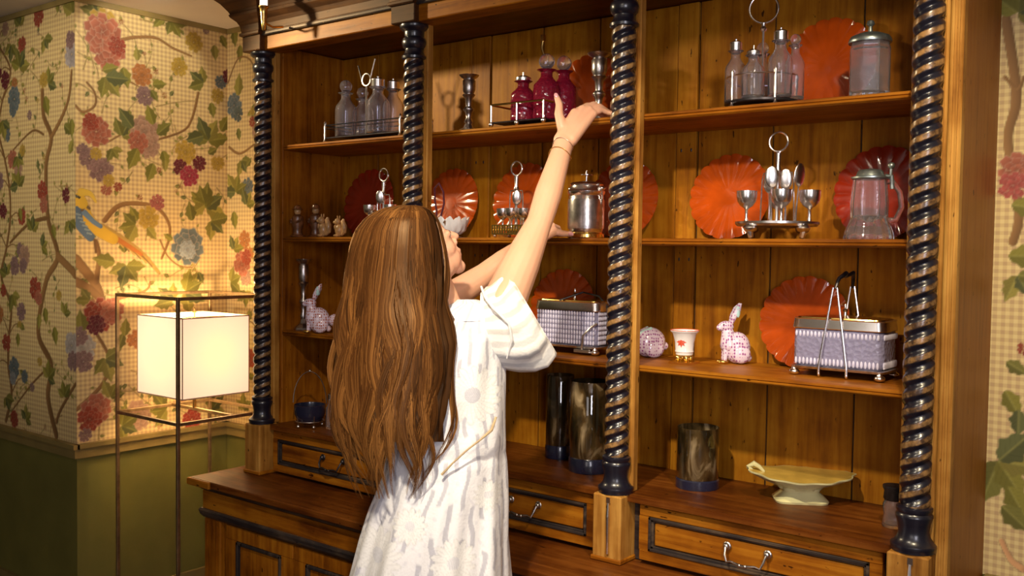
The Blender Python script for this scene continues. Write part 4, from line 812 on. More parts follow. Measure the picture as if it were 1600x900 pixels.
# white shell dish with dark loop handle
t, p = put('shell_dish', 'white swirled shell dish with a dark loop handle on a black foot, beside the face', 'dish', 701, S2, .12); k = mpp(p); r = 30*k; h = 31*k
rings = []
for rr, z in [(.35, .10), (.62, .16), (.85, .34), (1.0, .72), (1.04, .95), (.96, .92), (.75, .42), (.3, .24)]:
    rings.append([(r*rr*(1+.05*math.cos(14*a+z*5))*math.cos(a), r*rr*(1+.05*math.cos(14*a+z*5))*math.sin(a), h*(z+.10*(z > .5)*math.cos(14*a+z*5))) for a in [2*PI*j/112 for j in range(112)]])
MB().loft(rings).build('swirled_bowl', 'white', t, angle=60)
MB().lathe([(r*.7, 0), (r*.72, .003), (r*.4, h*.1), (r*.35, h*.2)], 24).build('black_foot', 'blueblack', t)
M['plumwire'] = plain('dark_plum_wire', (.09, .02, .035), .3, coat=.5)
MB().tube([(-r*.75, -.0, h*.7), (-r*.55, 0, h*1.1), (-r*.35, 0, h*1.7), (-r*.4, 0, h*2.3), (-r*.72, 0, h*2.75), (-r*1.02, 0, h*2.5), (-r*1.0, 0, h*1.9), (-r*.86, 0, h*1.3), (-r*.9, 0, h*.8)], .0035, 8).build('loop_handle', 'plumwire', t)
# small figurines, left bay
def squirrel(px, top, z, Y, label, mat, name='squirrel_figurine', k=1.0):
    t, p = put(name, label, 'figurine', px, z, Y); h = hgt(px, top, Y, z); b = h/.06
    m_ = MB().ball((0, 0, .019*b), (.013*b, .012*b, .019*b), 14, 10).ball((-.003*b, -.004*b, .043*b), (.009*b, .009*b, .010*b), 12, 8).ball((-.009*b, -.008*b, .041*b), (.006*b, .005*b, .005*b), 8, 6).ball((-.010*b, -.006*b, .027*b), (.004*b, .004*b, .008*b), 8, 6).ball((-.004*b, -.008*b, .004*b), (.009*b, .008*b, .004*b), 8, 6)
    m_.build('body', mat, t)
    MB().tube([(.010*b, 0, .006*b), (.020*b, 0, .014*b), (.021*b, 0, .030*b), (.014*b, 0, .044*b), (.018*b, 0, .050*b)], [.004*b, .007*b, .008*b, .006*b, .003*b], 10).build('tail', mat, t)
    MB().ball((-.006*b, -.001*b, .055*b), (.002*b, .002*b, .005*b), 8, 6).ball((.002*b, 0, .055*b), (.002*b, .002*b, .005*b), 8, 6).build('ear', mat, t)
squirrel(505, 334, S2, .12, 'taller cream and tan squirrel figurine in the left bay', 'squirrel')
squirrel(530, 337, S2, .12, 'smaller cream and tan squirrel figurine nearest the hair', 'squirrel')
def gnome(px, top, z, Y, label):
    t, p = put('figurine', label, 'figurine', px, z, Y); h = hgt(px, top, Y, z)
    MB().lathe([(h*.22, 0), (h*.23, h*.03), (h*.15, h*.07), (h*.13, h*.25), (h*.19, h*.42), (h*.17, h*.62), (h*.08, h*.70)], 14).build('robe', 'darkfig', t)
    MB().ball((0, 0, h*.79), (h*.11, h*.11, h*.12), 12, 8).build('head', 'squirrel', t)
    MB().lathe([(h*.2, h*.84), (h*.13, h*.87), (h*.10, h*.95), (.001, h*1.0)], 12).build('hat', 'darkfig', t)
    MB().tube([(-h*.15, 0, h*.6), (-h*.24, -h*.08, h*.5), (-h*.10, -h*.17, h*.45)], h*.045, 6).tube([(h*.15, 0, h*.6), (h*.24, -h*.08, h*.5), (h*.10, -h*.17, h*.45)], h*.045, 6).build('arm', 'darkfig', t)
gnome(465, 320, S2, .07, 'leftmost dark brown figurine with a hat in the left bay'); gnome(493, 318, S2, .13, 'dark brown figurine behind the taller squirrel')
# rabbits
def rabbit(px, base_py, top, z, label, mat, rz=0, crouch=False, Y=None):
    t, p = put('rabbit_figurine', label, 'figurine', px, z, Y=Y, base_py=base_py, rz=rz, group='fishnet porcelain rabbits'); h = hgt(px, top, p.y, z); b = h/.95
    # facing -x (local)
    m_ = MB()
    if not crouch:
        m_.ball((b*.08, 0, b*.25), (b*.21, b*.17, b*.25), 20, 14).capsule((-b*.04, 0, b*.30), (-b*.07, 0, b*.48), b*.15, b*.10).ball((-b*.10, 0, b*.585), (b*.125, b*.085, b*.085), 18, 12).ball((-b*.19, 0, b*.565), (b*.06, b*.055, b*.055), 12, 8)
        m_.capsule((-b*.10, -b*.06, b*.30), (-b*.12, -b*.06, b*.04), b*.05, b*.03).capsule((-b*.10, b*.06, b*.30), (-b*.12, b*.06, b*.04), b*.05, b*.03).ball((b*.12, -b*.12, b*.16), (b*.15, b*.07, b*.15), 14, 10).ball((b*.12, b*.12, b*.16), (b*.15, b*.07, b*.15), 14, 10).ball((b*.26, 0, b*.09), b*.06, 10, 8)
        hd = (-b*.03, b*.62)
    else:
        m_.ball((b*.15, 0, b*.42), (b*.48, b*.34, b*.42), 20, 14).ball((-b*.38, 0, b*.45), (b*.24, b*.2, b*.22), 16, 10).ball((b*.2, -b*.24, b*.25), (b*.3, b*.14, b*.25), 14, 10).ball((b*.62, 0, b*.3), b*.12, 10, 8); hd = (-b*.28, b*.58)
    o = m_.build('body', mat, t)
    for m__, nm in ((mat, 'ear'),):
        for s in (-1, 1):
            if not crouch:
                e = MB().tube([(hd[0], s*b*.035, hd[1]), (hd[0]+b*.04, s*b*.05, hd[1]+b*.12), (hd[0]+b*.10+s*.0*b, s*b*.06, hd[1]+b*.24), (hd[0]+b*.15, s*b*.055, hd[1]+b*.33)], [b*.028, b*.048, b*.050, b*.012], 12).build('ear', mat, t)
                MB().ball((hd[0]+b*.095-.0*b, s*b*.055-b*.040, hd[1]+b*.20), (b*.032, b*.014, b*.09), 10, 8).build('inner_ear', 'rabbit_in', e)
            else: MB().capsule((hd[0], s*b*.08, hd[1]+b*.04), (hd[0]+b*.42, s*b*.12-.0, hd[1]+b*.22), b*.06, b*.05).build('ear', 'rabbit_in', t)
    for s in (-1, 1):
        if not crouch: MB().ball((-b*.14, s*b*.07, b*.03), (b*.075, b*.045, b*.032), 10, 8).build('gilt_paw', 'gilt', t); MB().ball((-b*.15, s*b*.068, b*.615), b*.014, 8, 6).build('eye', 'iris', t)
        else: MB().ball((-b*.30, s*b*.16, b*.05), (b*.12, b*.07, b*.05), 10, 8).build('gilt_paw', 'gilt', t)
    return t
VR = math.atan2(CR.y, CR.x)
rabbit(1143, 568, 474, S3, 'white and purple fishnet porcelain rabbit sitting upright left of the orange plate', 'rabbit', VR)
rabbit(1006, 0, 505, S3, 'purple fishnet crouching rabbit half hidden behind the third twisted column', 'rabbit', VR+.3, True, Y=.235)
rabbit(492, 0, 444, S3, 'rust fishnet rabbit sitting upright by the slim candlestick in the left bay', 'rabbit_red', VR, Y=.055)
rabbit(541, 0, 478, S3, 'small rust fishnet crouching rabbit at the edge of the hair', 'rabbit_red', VR, True, Y=.12)
# cachepot
t, p = put('porcelain_cachepot', 'small flared white porcelain pot with red flower on gold feet', 'pot', 1069, S3, base_py=568); k = mpp(p); h = hgt(1069, 516, p.y, S3); r = 17*k
MB().lathe([(r*.62, h*.24), (r*.78, h*.27), (r*.80, h*.34), (r*.86, h*.36), (r*.82, h*.42), (r*.88, h*.65), (r*1.08, h*.90), (r*1.30, h*.97), (r*1.30, h*1.0), (r*1.15, h*.98), (r*.8, h*.66), (r*.7, h*.3), (.001, h*.28)], 32).build('pot', 'white', t)
M['redprint'] = plain('red_flower_enamel', (.65, .09, .04), .25)
MB().ring((0, 0, h*1.0), r*1.29, .0012, 'z', 32, 6).build('red_rim', 'redprint', t)
fl_ = MB(); a0 = math.atan2(CAM.y-p.y, CAM.x-p.x)-.35
def onpot(u, v_, off=.0015):
    a = a0+u/(r*.9); z = h*.66+v_; rad = r*(.84+.22*max(0, (z/h-.5)))+off; return (rad*math.cos(a), rad*math.sin(a), z)
for j in range(8):
    a = 2*PI*j/8; L_ = r*.48
    c0 = (math.cos(a)*L_*.55, math.sin(a)*L_*.55); tip = (math.cos(a)*L_, math.sin(a)*L_); n_ = (-math.sin(a)*L_*.2, math.cos(a)*L_*.2)
    fl_.add([onpot(0, 0), onpot(c0[0]+n_[0], c0[1]+n_[1]), onpot(*tip), onpot(c0[0]-n_[0], c0[1]-n_[1]), onpot(0, 0, -.001), onpot(c0[0]+n_[0], c0[1]+n_[1], -.001), onpot(*tip, -.001), onpot(c0[0]-n_[0], c0[1]-n_[1], -.001)], [(0, 1, 2, 3), (7, 6, 5, 4), (0, 4, 5, 1), (1, 5, 6, 2), (2, 6, 7, 3), (3, 7, 4, 0)])
fl_.build('painted_flower', 'redprint', t, smooth=False)
MB().prism([(-r*1.05, -r*1.05), (r*1.05, -r*1.05), (r*1.05, r*1.05), (-r*1.05, r*1.05)], 0, h*.07).build('gilt_plinth', 'gilt', t, smooth=False)
for a in range(4): MB().ball((r*.6*math.cos(a*PI/2+.8), r*.6*math.sin(a*PI/2+.8), h*.16), (r*.22, r*.22, h*.10), 10, 8).build('gilt_foot', 'gilt', t)
# glass boxes
def rrect(hx, hy, c, z, n=3):
    o = []
    for sx_, sy_, a0 in ((1, 1, 0), (-1, 1, PI/2), (-1, -1, PI), (1, -1, 1.5*PI)):
        for i in range(n+1): a = a0+PI/2*i/n; o.append((sx_*(hx-c)+c*math.cos(a), sy_*(hy-c)+c*math.sin(a), z))
    return o
def glass_box(px, base_py, z, hx, hy, h, label, kind, rz=0, Y=None):
    t, p = put('biscuit_box', label, 'glass box', px, z, Y=Y, base_py=base_py, rz=rz, group='cut glass boxes in silver frames')
    c = .022; f = .028
    MB().loft([rrect(hx-.006, hy-.006, c, f), rrect(hx, hy, c, f+.006), rrect(hx, hy, c, f+h*.62), rrect(hx-.006, hy-.006, c, f+h*.64), rrect(hx-.010, hy-.010, c, f+h*.62), rrect(hx-.010, hy-.010, c, f+.012)]).build('cut_glass_body', 'cut', t, angle=30)
    # cut pillars round the body: rows of raised beads
    be = MB(); n = int(hx*2/.011)
    for row in ((f+h*.08, .006), (f+h*.55, .005)) if kind != 'beads' else [(f+h*(.06+.09*q), .0045) for q in range(7)]:
        for i in range(n+1):
            x = -hx+.012+(2*hx-.024)*i/n
            be.ball((x, -hy, row[0]), (.0035, .003, row[1]*1.6), 6, 4)
        for i in range(int(n*hy/hx)+1):
            y = -hy+.012+(2*hy-.024)*i/int(n*hy/hx)
            be.ball((hx, y, row[0]), (.003, .0035, row[1]*1.6), 6, 4)
    tag(be.build('cut_beads', 'bead', t), kind='stuff')
    MB().loft([rrect(hx+.003, hy+.003, c, f+h*.64), rrect(hx+.004, hy+.004, c, f+h*.655), rrect(hx+.001, hy+.001, c, f+h*.80), rrect(hx+.003, hy+.003, c, f+h*.82), rrect(hx-.004, hy-.004, c, f+h*.82), rrect(hx-.005, hy-.005, c, f+h*.64)]).build('silver_rim', 'silver', t, angle=30)
    MB().loft([rrect(hx+.005, hy+.005, c, f-.008), rrect(hx+.007, hy+.007, c, f-.002), rrect(hx+.003, hy+.003, c, f), rrect(hx-.01, hy-.01, c, f)]).build('silver_tray', 'old_silver', t, angle=30)
    for sx_ in (-1, 1):
        for sy_ in (-1, 1): MB().ball((sx_*hx*.94, sy_*hy*.94, .009), (.014, .014, .0085), 12, 8).lathe([(.008, .016), (.006, .022), (.012, .026)], 10, (sx_*hx*.94, sy_*hy*.94, 0)).build('ball_foot', 'silver', t)
    lidz = f+h*.80
    MB().loft([rrect(hx-.004, hy-.004, c, lidz), rrect(hx-.006, hy-.006, c, lidz+.006), rrect(hx*.5, hy*.5, c*.8, lidz+.010), rrect(hx*.2, hy*.2, c*.2, lidz+.011)]).build('lid', 'gilt', t, angle=30)
    MB().lathe([(.005, 0), (.004, .01), (.008, .014), (.003, .019), (.004, .026), (.001, .032)], 12, (0, 0, lidz+.010)).build('lid_knob', 'silver', t)
    return t, p, f, lidz
t, p, f, lidz = glass_box(1318, 588, S3, .118, .062, .152, 'long cut glass biscuit box with silver frame and twin A-shaped handles on the right shelf', 'plain')
top = S3 and .286
for s in (-1, 1):
    hh = MB()
    for u in (-1, 1): hh.tube([(u*.036-.005, s*.070, .012), (u*.036-.005, s*.071, .03), (u*.005-.005, s*.066, .235)], [.0038, .0034, .0030], 8).ball((u*.036-.005, s*.070, .010), (.004, .004, .008), 8, 6)
    hh.build('a_frame_handle', 'silver', t)
MB().tube([(-.005, -.066, .232), (.0, -.055, .258), (.01, -.03, .272), (-.002, 0, .262), (.008, .03, .272), (0, .055, .258), (-.005, .066, .232)], [.004, .005, .006, .004, .006, .005, .004], 8).build('twig_handle_top', 'dark_metal', t)
t2, p2, f2, l2 = glass_box(897, None, S3, .118, .052, .165, 'square beaded cut glass box with bright silver rim under the raised sleeve', 'beads', Y=.205)
MB().tube([(.07, -.06, .014), (.075, -.062, .06), (.10, -.060, .085), (.118, -.05, .10)], .0035, 8).build('curved_handle', 'silver', t2)
MB().tube([(-.02, -.056, .165), (.03, 0, .19), (.09, .0, .18), (.122, 0, .15), (.126, 0, .08), (.12, 0, .03)], .003, 8).build('swing_handle', 'dark_metal', t2)
MB().prism([(.045, -.068), (.10, -.068), (.10, -.056), (.045, -.056)], .008, .018).build('silver_clasp', 'silver', t2, smooth=False)
# hurricane cylinders
def hurricane(px, base_py, top, z, wpx, label):
    t, p = put('hurricane_candle_holder', label, 'candle holder', px, z, base_py=base_py, group='smoky glass hurricane cylinders'); k = mpp(p); r = wpx/2*k; h = hgt(px, top, p.y-r, z)
    t.location.y += r*.6
    MB().lathe([(r*1.02, 0), (r*1.03, .003), (r*1.03, h*.14), (r*.98, h*.16), (.001, h*.16)], 32).build('dark_base', 'blueblack', t)
    MB().lathe([(r*.97, h*.155), (r, h*.17), (r, h*.995), (r*.985, h), (r*.965, h*.995), (r*.965, h*.17)], 40).build('smoky_glass', 'smoke', t)
    MB().lathe([(r*.45, h*.165), (r*.45, h*.42), (r*.4, h*.43), (.001, h*.425)], 20).build('candle', 'candle', t)
    MB().tube([(0, 0, h*.42), (0, 0, h*.46)], .0012, 6).build('wick', 'dark_metal', t)
hurricane(1080, 764, 676, S4, 66, 'short wide smoky glass hurricane cylinder with dark base in the right bay')
hurricane(910, 738, 602, S4, 64, 'tall smoky glass hurricane cylinder with dark base left of the third column')
hurricane(866, 716, 590, S4, 44, 'slim smoky glass hurricane cylinder behind the tall one, beside the dress')
# leaf comport
t, p = put('leaf_comport', 'cream green leaf-shaped footed dish with amber inside at the front of the right bay', 'dish', 1250, S4, base_py=782, rz=VR-.1); k = mpp(p)
A_, B_ = 80*k, .084; h = .075
def lf(sc_, z, w_=1.0):
    o = []
    for j in range(72):
        a = 2*PI*j/72; ca, sa = math.cos(a), math.sin(a)
        rx = A_*(1+.03*math.cos(11*a)); ry = B_*1.25*(1+.05*math.cos(11*a)); pt = abs(ca)**3
        o.append((sc_*rx*ca*(1+.02*pt), sc_*ry*sa*(1-.25*pt), z+w_*.012*pt*(1 if ca < 0 else .6)))
    return o
bd = MB().loft([lf(.40, .034, 0), lf(.45, .042, 0), lf(.70, .052, .4), lf(1.0, .068), lf(1.01, .072), lf(.98, .072)]); bd.build('leaf_bowl', 'cream', t)
MB().loft([lf(.98, .0722), lf(.90, .070), lf(.70, .060, .5), lf(.3, .052, 0), lf(.05, .050, 0)]).build('bowl_inside', 'cream_in', t)
MB().loft([rrect(.070, .050, .025, 0), rrect(.072, .052, .025, .006), rrect(.062, .044, .025, .016), rrect(.048, .036, .022, .028), rrect(.052, .038, .022, .040)]).build('foot', 'cream', t, angle=30)
MB().tube([(-A_*.92, 0, .078), (-A_*1.0, 0, .090), (-A_*.90, 0, .098), (-A_*.80, 0, .090), (-A_*.7, 0, .076)], [.005, .007, .008, .006, .004], 8).build('stem_handle', 'cream', t)
# behind the right column
t, p = put('glass_pot', 'small glass and dark metal pot half hidden behind the right column', 'pot', 1396, S4, Y=.16); k = mpp(p)
MB().lathe([(.026, 0), (.028, .004), (.024, .03), (.027, .055), (.022, .07), (.02, .06), (.02, .01), (.001, .01)], 20).build('glass_body', 'glass', t)
MB().lathe([(.024, .068), (.026, .072), (.024, .09), (.028, .098), (.028, .104), (.001, .108)], 20).build('dark_lid', 'dark_metal', t)
# glass cruet with bail, left counter
t, p = put('handled_bowl', 'dark blue glass bowl with thin silver bail handle on the left bay floor', 'bowl', 484, S4, Y=.055); k = mpp(p); h = hgt(484, 578, .055, S4); r = 26*k
MB().lathe([(r*.5, h*.08), (r*.7, h*.11), (r*.92, h*.24), (r*.95, h*.40), (r*.90, h*.40), (r*.85, h*.26), (.001, h*.15)], 28).build('bowl', 'blueblack', t)
MB().tube([(r*1.05*math.cos(a), 0, h*.42+h*.55*math.sin(a)) for a in [PI*i/20 for i in range(21)]], .0022, 6).ball((0, 0, h*.98), .006, 8, 6).build('bail_handle', 'silver', t)
for a in (-2.2, -.9, .8, 2.3): MB().ball((r*.8*math.cos(a), r*.8*math.sin(a), .008), .007, 10, 8).tube([(r*.8*math.cos(a), r*.8*math.sin(a), .01), (r*.9*math.cos(a), r*.9*math.sin(a), h*.3)], .002, 6).build('leg', 'silver', t)
MB().ring((0, 0, h*.12), r*.85, .002, 'z', 28, 6).build('rail', 'silver', t)
t.rotation_euler.z = .5
bottle(516, 612, S4+.001, .08, 13, 'small glass shaker with gilt cap beside the handled bowl, at the edge of the hair', 'silver')
# ================================================================== PERSON
person_root = P(672, 640, 2.42)
PL = Vector((person_root.x, person_root.y, 0))
person = thing('person', 'woman with long brown hair and white dress, seen from behind, reaching up to the shelves', 'person', PL)
def to_local(v): return [tuple(Vector(q)-PL) for q in v]
class PB(MB):
    def build(s, name, mat, parent=None, **k):
        s.v = to_local(s.v); return MB.build(s, name, mat, parent, **k)
# head frame
fw = (CR*.75+CU*.53+CF*.42).normalized(); up = (CU*1.0-CR*.12-CF*.12); up = (up-fw*up.dot(fw)).normalized(); rt = fw.cross(up).normalized()
HC = P(652, 391, 2.43)
def H(f, r, u): return HC+fw*f+rt*r+up*u
def hball(b, c, r, seg=20, rows=14):
    R3 = Matrix((fw, rt, up)).transposed().to_4x4(); R3.translation = H(*c); old = b.m; b.m = R3; b.ball((0, 0, 0), r, seg, rows); b.m = old
body = PB()
hball(body, (-.026, 0, .014), (.094, .074, .086)); hball(body, (.035, 0, -.02), (.060, .060, .078)); hball(body, (.042, 0, -.070), (.040, .044, .036)); hball(body, (.078, 0, -.096), (.020, .021, .018)); hball(body, (.084, 0, -.074), (.013, .020, .014)); body.capsule(H(.092, 0, -.036), H(.088, 0, -.056), .010, .012)
for s in (-1, 1):
    hball(body, (.052, s*.034, -.030), (.030, .026, .028)); hball(body, (.097, s*.009, -.035), (.009, .008, .007)); hball(body, (.02, s*.045, -.062), (.035, .016, .03)); hball(body, (.050, s*.030, -.055), (.036, .024, .038)); hball(body, (-.004, s*.077, -.008), (.018, .008, .030), 12, 8)
    body.capsule(H(.080, s*.008, .018), H(.068, s*.040, .016), .010, .008); hball(body, (.074, s*.032, .002), (.015, .017, .012), 12, 8)
body.capsule(H(.080, 0, .012), H(.111, 0, -.024), .0085, .0100); hball(body, (.080, 0, -.045), (.020, .022, .020)); body.capsule(H(.094, -.013, -.056), H(.094, .013, -.056), .0075, .0075); body.capsule(H(.091, -.011, -.067), H(.091, .011, -.067), .008, .008); hball(body, (.078, 0, -.056), (.023, .028, .026)); hball(body, (.045, 0, .030), (.042, .052, .042))
NB = P(688, 482, 2.45); body.capsule(H(-.035, 0, -.055), NB, .050, .050); body.capsule(H(.01, 0, -.075), NB+CR*.012, .036, .045)
# arms
SR, ER, WR = P(782, 484, 2.43), P(843, 347, 2.57), P(881, 224, 2.71)
body.capsule(SR, SR.lerp(ER, .5), .058, .050).capsule(SR.lerp(ER, .5), ER, .050, .0345).capsule(ER, ER.lerp(WR, .35), .035, .0375).capsule(ER.lerp(WR, .35), ER.lerp(WR, .8), .0375, .030).capsule(ER.lerp(WR, .8), WR, .030, .0275)
SLp, EL, WL = P(640, 505, 2.62), P(757, 431, 2.74), P(842, 371, 2.83)
body.capsule(SLp, EL, .050, .036).capsule(EL, EL.lerp(WL, .35), .036, .036).capsule(EL.lerp(WL, .35), WL, .036, .026)
# right hand: palm over the shelf edge, fingers lying back along the shelf, thumb up
def fing(b, pts, r0, r1):
    n = len(pts)-1
    for i in range(n): b.capsule(pts[i], pts[i+1], r0+(r1-r0)*i/n, r0+(r1-r0)*(i+1)/n, 12)
K = [P(898, 176, 2.755), P(910, 171, 2.765), P(920, 172, 2.770), P(927, 178, 2.765)]      # knuckles index..little
for i, (k, r) in enumerate(zip(K, (.013, .0135, .0135, .012))):
    body.capsule(WR+(CR*.010*(i-1)+CU*.01), k, .020, r)
body.capsule(WR, P(884, 200, 2.735), .026, .022); body.capsule(P(889, 205, 2.73), P(912, 184, 2.755), .020, .015)
shz = S1+.009
def onshelf(x, Y, z): q = atYZ(x, Y, z); return q
fing(body, [K[0], P(918, 165, 2.80), onshelf(936, .105, shz+.012), onshelf(950, .125, shz)], .0105, .0078)
fing(body, [K[1], P(928, 163, 2.80), onshelf(946, .100, shz+.011), onshelf(960, .115, shz)], .0108, .0078)
fing(body, [K[2], P(936, 166, 2.795), onshelf(951, .085, shz+.008), onshelf(966, .095, shz)], .0105, .0076)
fing(body, [K[3], P(940, 172, 2.785), onshelf(951, .070, shz+.005), onshelf(962, .075, shz)], .0092, .007)
TH = [P(878, 198, 2.725), P(873, 178, 2.735), P(874, 164, 2.742), P(870, 152, 2.748)]
fing(body, TH, .0155, .0085)
# left hand: thumb on the shelf, fingers curled over the edge behind the forearm
shz2 = S2+.010
LK = [atYZ(862, .03, S2+.035), atYZ(858, .045, S2+.036), atYZ(852, .06, S2+.034), atYZ(846, .07, S2+.030)]
for k in LK: body.capsule(WL, k, .020, .012)
for i, k in enumerate(LK):
    x = 872-5*i; fing(body, [k, atYZ(x, .085+.012*i, S2+.030), atYZ(x+4, .11+.012*i, shz2)], .0102, .0078)
LT = [P(852, 369, 2.825), atYZ(868, .035, S2+.018), atYZ(880, .040, S2+.012), atYZ(893, .042, S2+.011)]
fing(body, LT, .0135, .0082)
# trunk and legs
def wp(x, dep, z): q = P(x, 450, dep); return Vector((q.x, q.y, z))
ch = NB-Vector((0, 0, .20)); pelv = Vector((PL.x, PL.y, .94))+CR*.02; side = (SR-SLp); side.z = 0; side.normalize()
body.capsule(NB, ch, .055, .11); body.capsule(SR, ch+side*.03, .050, .075); body.capsule(SLp, ch-side*.04, .055, .085); body.capsule(ch-side*.03, pelv-side*.04+Vector((0, 0, .12)), .085, .085); body.capsule(ch+side*.03, pelv+side*.04+Vector((0, 0, .12)), .085, .085)
fwd = Vector((-side.y, side.x, 0))
for s in (-1, 1):
    hip = pelv+side*.070*s; kn = hip+Vector((0, 0, -.44))+fwd*.02; an = kn+Vector((0, 0, -.40))-fwd*.03; an.z = .085
    body.capsule(pelv+side*.04*s+Vector((0, 0, .1)), hip, .085, .082); body.capsule(hip, kn, .080, .056); body.capsule(kn, kn.lerp(an, .4), .058, .055); body.capsule(kn.lerp(an, .4), an, .055, .036)
    heel = an-fwd*.03; heel.z = .030; toe = an+fwd*.16; toe.z = .022; body.capsule(an, heel, .036, .030); body.capsule(heel, toe, .032, .022); body.capsule(an, toe, .034, .022)
bo = body.build('body', 'skin', person)
md = bo.modifiers.new('r', 'REMESH'); md.mode = 'VOXEL'; md.voxel_size = .0032
ms = bo.modifiers.new('s', 'SMOOTH'); ms.factor = .5; ms.iterations = 5
dg = bpy.context.evaluated_depsgraph_get(); me = bpy.data.meshes.new_from_object(bo.evaluated_get(dg)); bo.modifiers.clear(); bo.data = me; me.name = 'body'
me.polygons.foreach_set('use_smooth', [True]*len(me.polygons))
if not me.materials: me.materials.append(M['skin'])
# face details
for s in (-1, 1):
    e = PB(); hball(e, (.0765, s*.032, .000), (.0125, .0125, .0115)); eo = e.build('eye', 'eye', person)
    e = PB(); hball(e, (.0875, s*.032, .0015), (.003, .0055, .0055), 12, 8); e.build('iris', 'iris', eo)
    e = PB(); e.tube([H(.094, s*.014, .026), H(.092, s*.028, .031), H(.080, s*.045, .026)], [.002, .003, .001], 6).build('eyebrow', 'brow', person)
l_ = PB(); l_.tube([H(.090, -.022, -.0605), H(.0995, -.008, -.057), H(.1005, 0, -.0585), H(.0995, .008, -.057), H(.090, .022, -.0605)], [.001, .0042, .004, .0042, .001], 8).tube([H(.089, -.020, -.062), H(.0975, 0, -.0665), H(.089, .020, -.062)], [.001, .005, .001], 8).build('lips', 'lip', person)
# nails
def nail(p, d, r, nm='fingernail'):
    d = Vector(d).normalized(); b = PB(); n = (CAM-Vector(p)).normalized(); x = d; y = n.cross(x).normalized(); z = x.cross(y); Mx = Matrix((x, y, z)).transposed().to_4x4(); Mx.translation = Vector(p)+z*r*.72; b.m = Mx; b.ball((0, 0, 0), (r*1.1, r*.72, r*.35), 12, 8); b.build(nm, 'nail', person)
nail(TH[3]+(TH[3]-TH[2])*.1, TH[3]-TH[2], .0085); nail(LT[3], LT[3]-LT[2], .0082)
# bracelets
def bracelet(t_, r, mat, label):
    c = ER.lerp(WR, t_); ax = (WR-ER).normalized(); n = ax.orthogonal().normalized(); q = ax.cross(n)
    b = PB(); pts = [c+(n*math.cos(a)+q*math.sin(a))*r+ax*.004*math.sin(a*2) for a in [2*PI*i/60 for i in range(61)]]
    b.tube(pts, .0010, 6, False); o = b.build('bracelet', mat, person); o['label'] = label
bracelet(.97, .0295, 'silver', 'thin silver chain at the wrist'); bracelet(.84, .0320, 'gilt', 'thin gold chain below the wrist')
# ---- hair
rows = [(321, 630, 650, 2.42, .012), (324, 606, 665, 2.415, .050), (330, 588, 676, 2.41, .078), (342, 570, 685, 2.405, .096), (360, 556, 691, 2.40, .102), (385, 547, 696, 2.39, .100), (415, 542, 699, 2.375, .088), (445, 539, 700, 2.355, .075), (475, 536, 702, 2.335, .063), (505, 532, 711, 2.315, .056), (540, 529, 717, 2.30, .050), (580, 526, 712, 2.29, .046), (620, 524, 704, 2.285, .044), (660, 527, 699, 2.28, .041), (700, 540, 694, 2.28, .036), (735, 556, 686, 2.28, .03), (780, 572, 672, 2.29, .022)]
def hair_pt(t, phi, k=1.0, off=0.):
    """t 0..1 down the rows; phi around; phi = -pi/2 is nearest the camera"""
    x = t*(len(rows)-1); i = min(int(x), len(rows)-2); f = x-i; a = [rows[i][j]*(1-f)+rows[i+1][j]*f for j in range(5)]
    cx = (a[1]+a[2])/2; hw = (a[2]-a[1])/2*k
    return P(cx+hw*math.cos(phi)+off, a[0], a[3]+a[4]*k*math.sin(phi))
def wave(t, c): # shared waviness so that neighbouring locks roll together
    return max(0, t-.25)*(15*math.sin(15*t+c*1.9)+8*math.sin(27*t+c*3.7))
hv = PB(); ns = 90; rg = []
for i in range(70):
    t_ = i/69*.86; rg.append([tuple(hair_pt(t_, 2*PI*j/ns, (.90-.12*max(0, t_-.7))+.035*math.sin(j*2*PI/ns*17+t_*5)*min(1, t_*3), wave(t_, 2*PI*j/ns*3)*.6)) for j in range(ns)])
hv.loft(rg); ho = hv.build('hair', 'hair', person)
at = ho.data.attributes.new('hair_tone', 'FLOAT', 'POINT'); at.data.foreach_set('value', [.06+.14*(.5+.5*math.sin((i % ns)*2*PI/ns*17)) for i in range(len(ho.data.vertices))])
hs = PB(); rv = []
locks = []
for i in range(88):
    phi = -PI+.02+i/87*(PI-.04) if i < 64 else (i-64)/24*PI
    phi += random.uniform(-.03, .03)
    locks.append((phi, random.uniform(0, 6.3), random.uniform(.5, 1.3), random.uniform(.86, 1.0) if random.random() < .8 else random.uniform(.66, .85), random.uniform(-.20, .26), random.uniform(-.02, .035), i < 64))
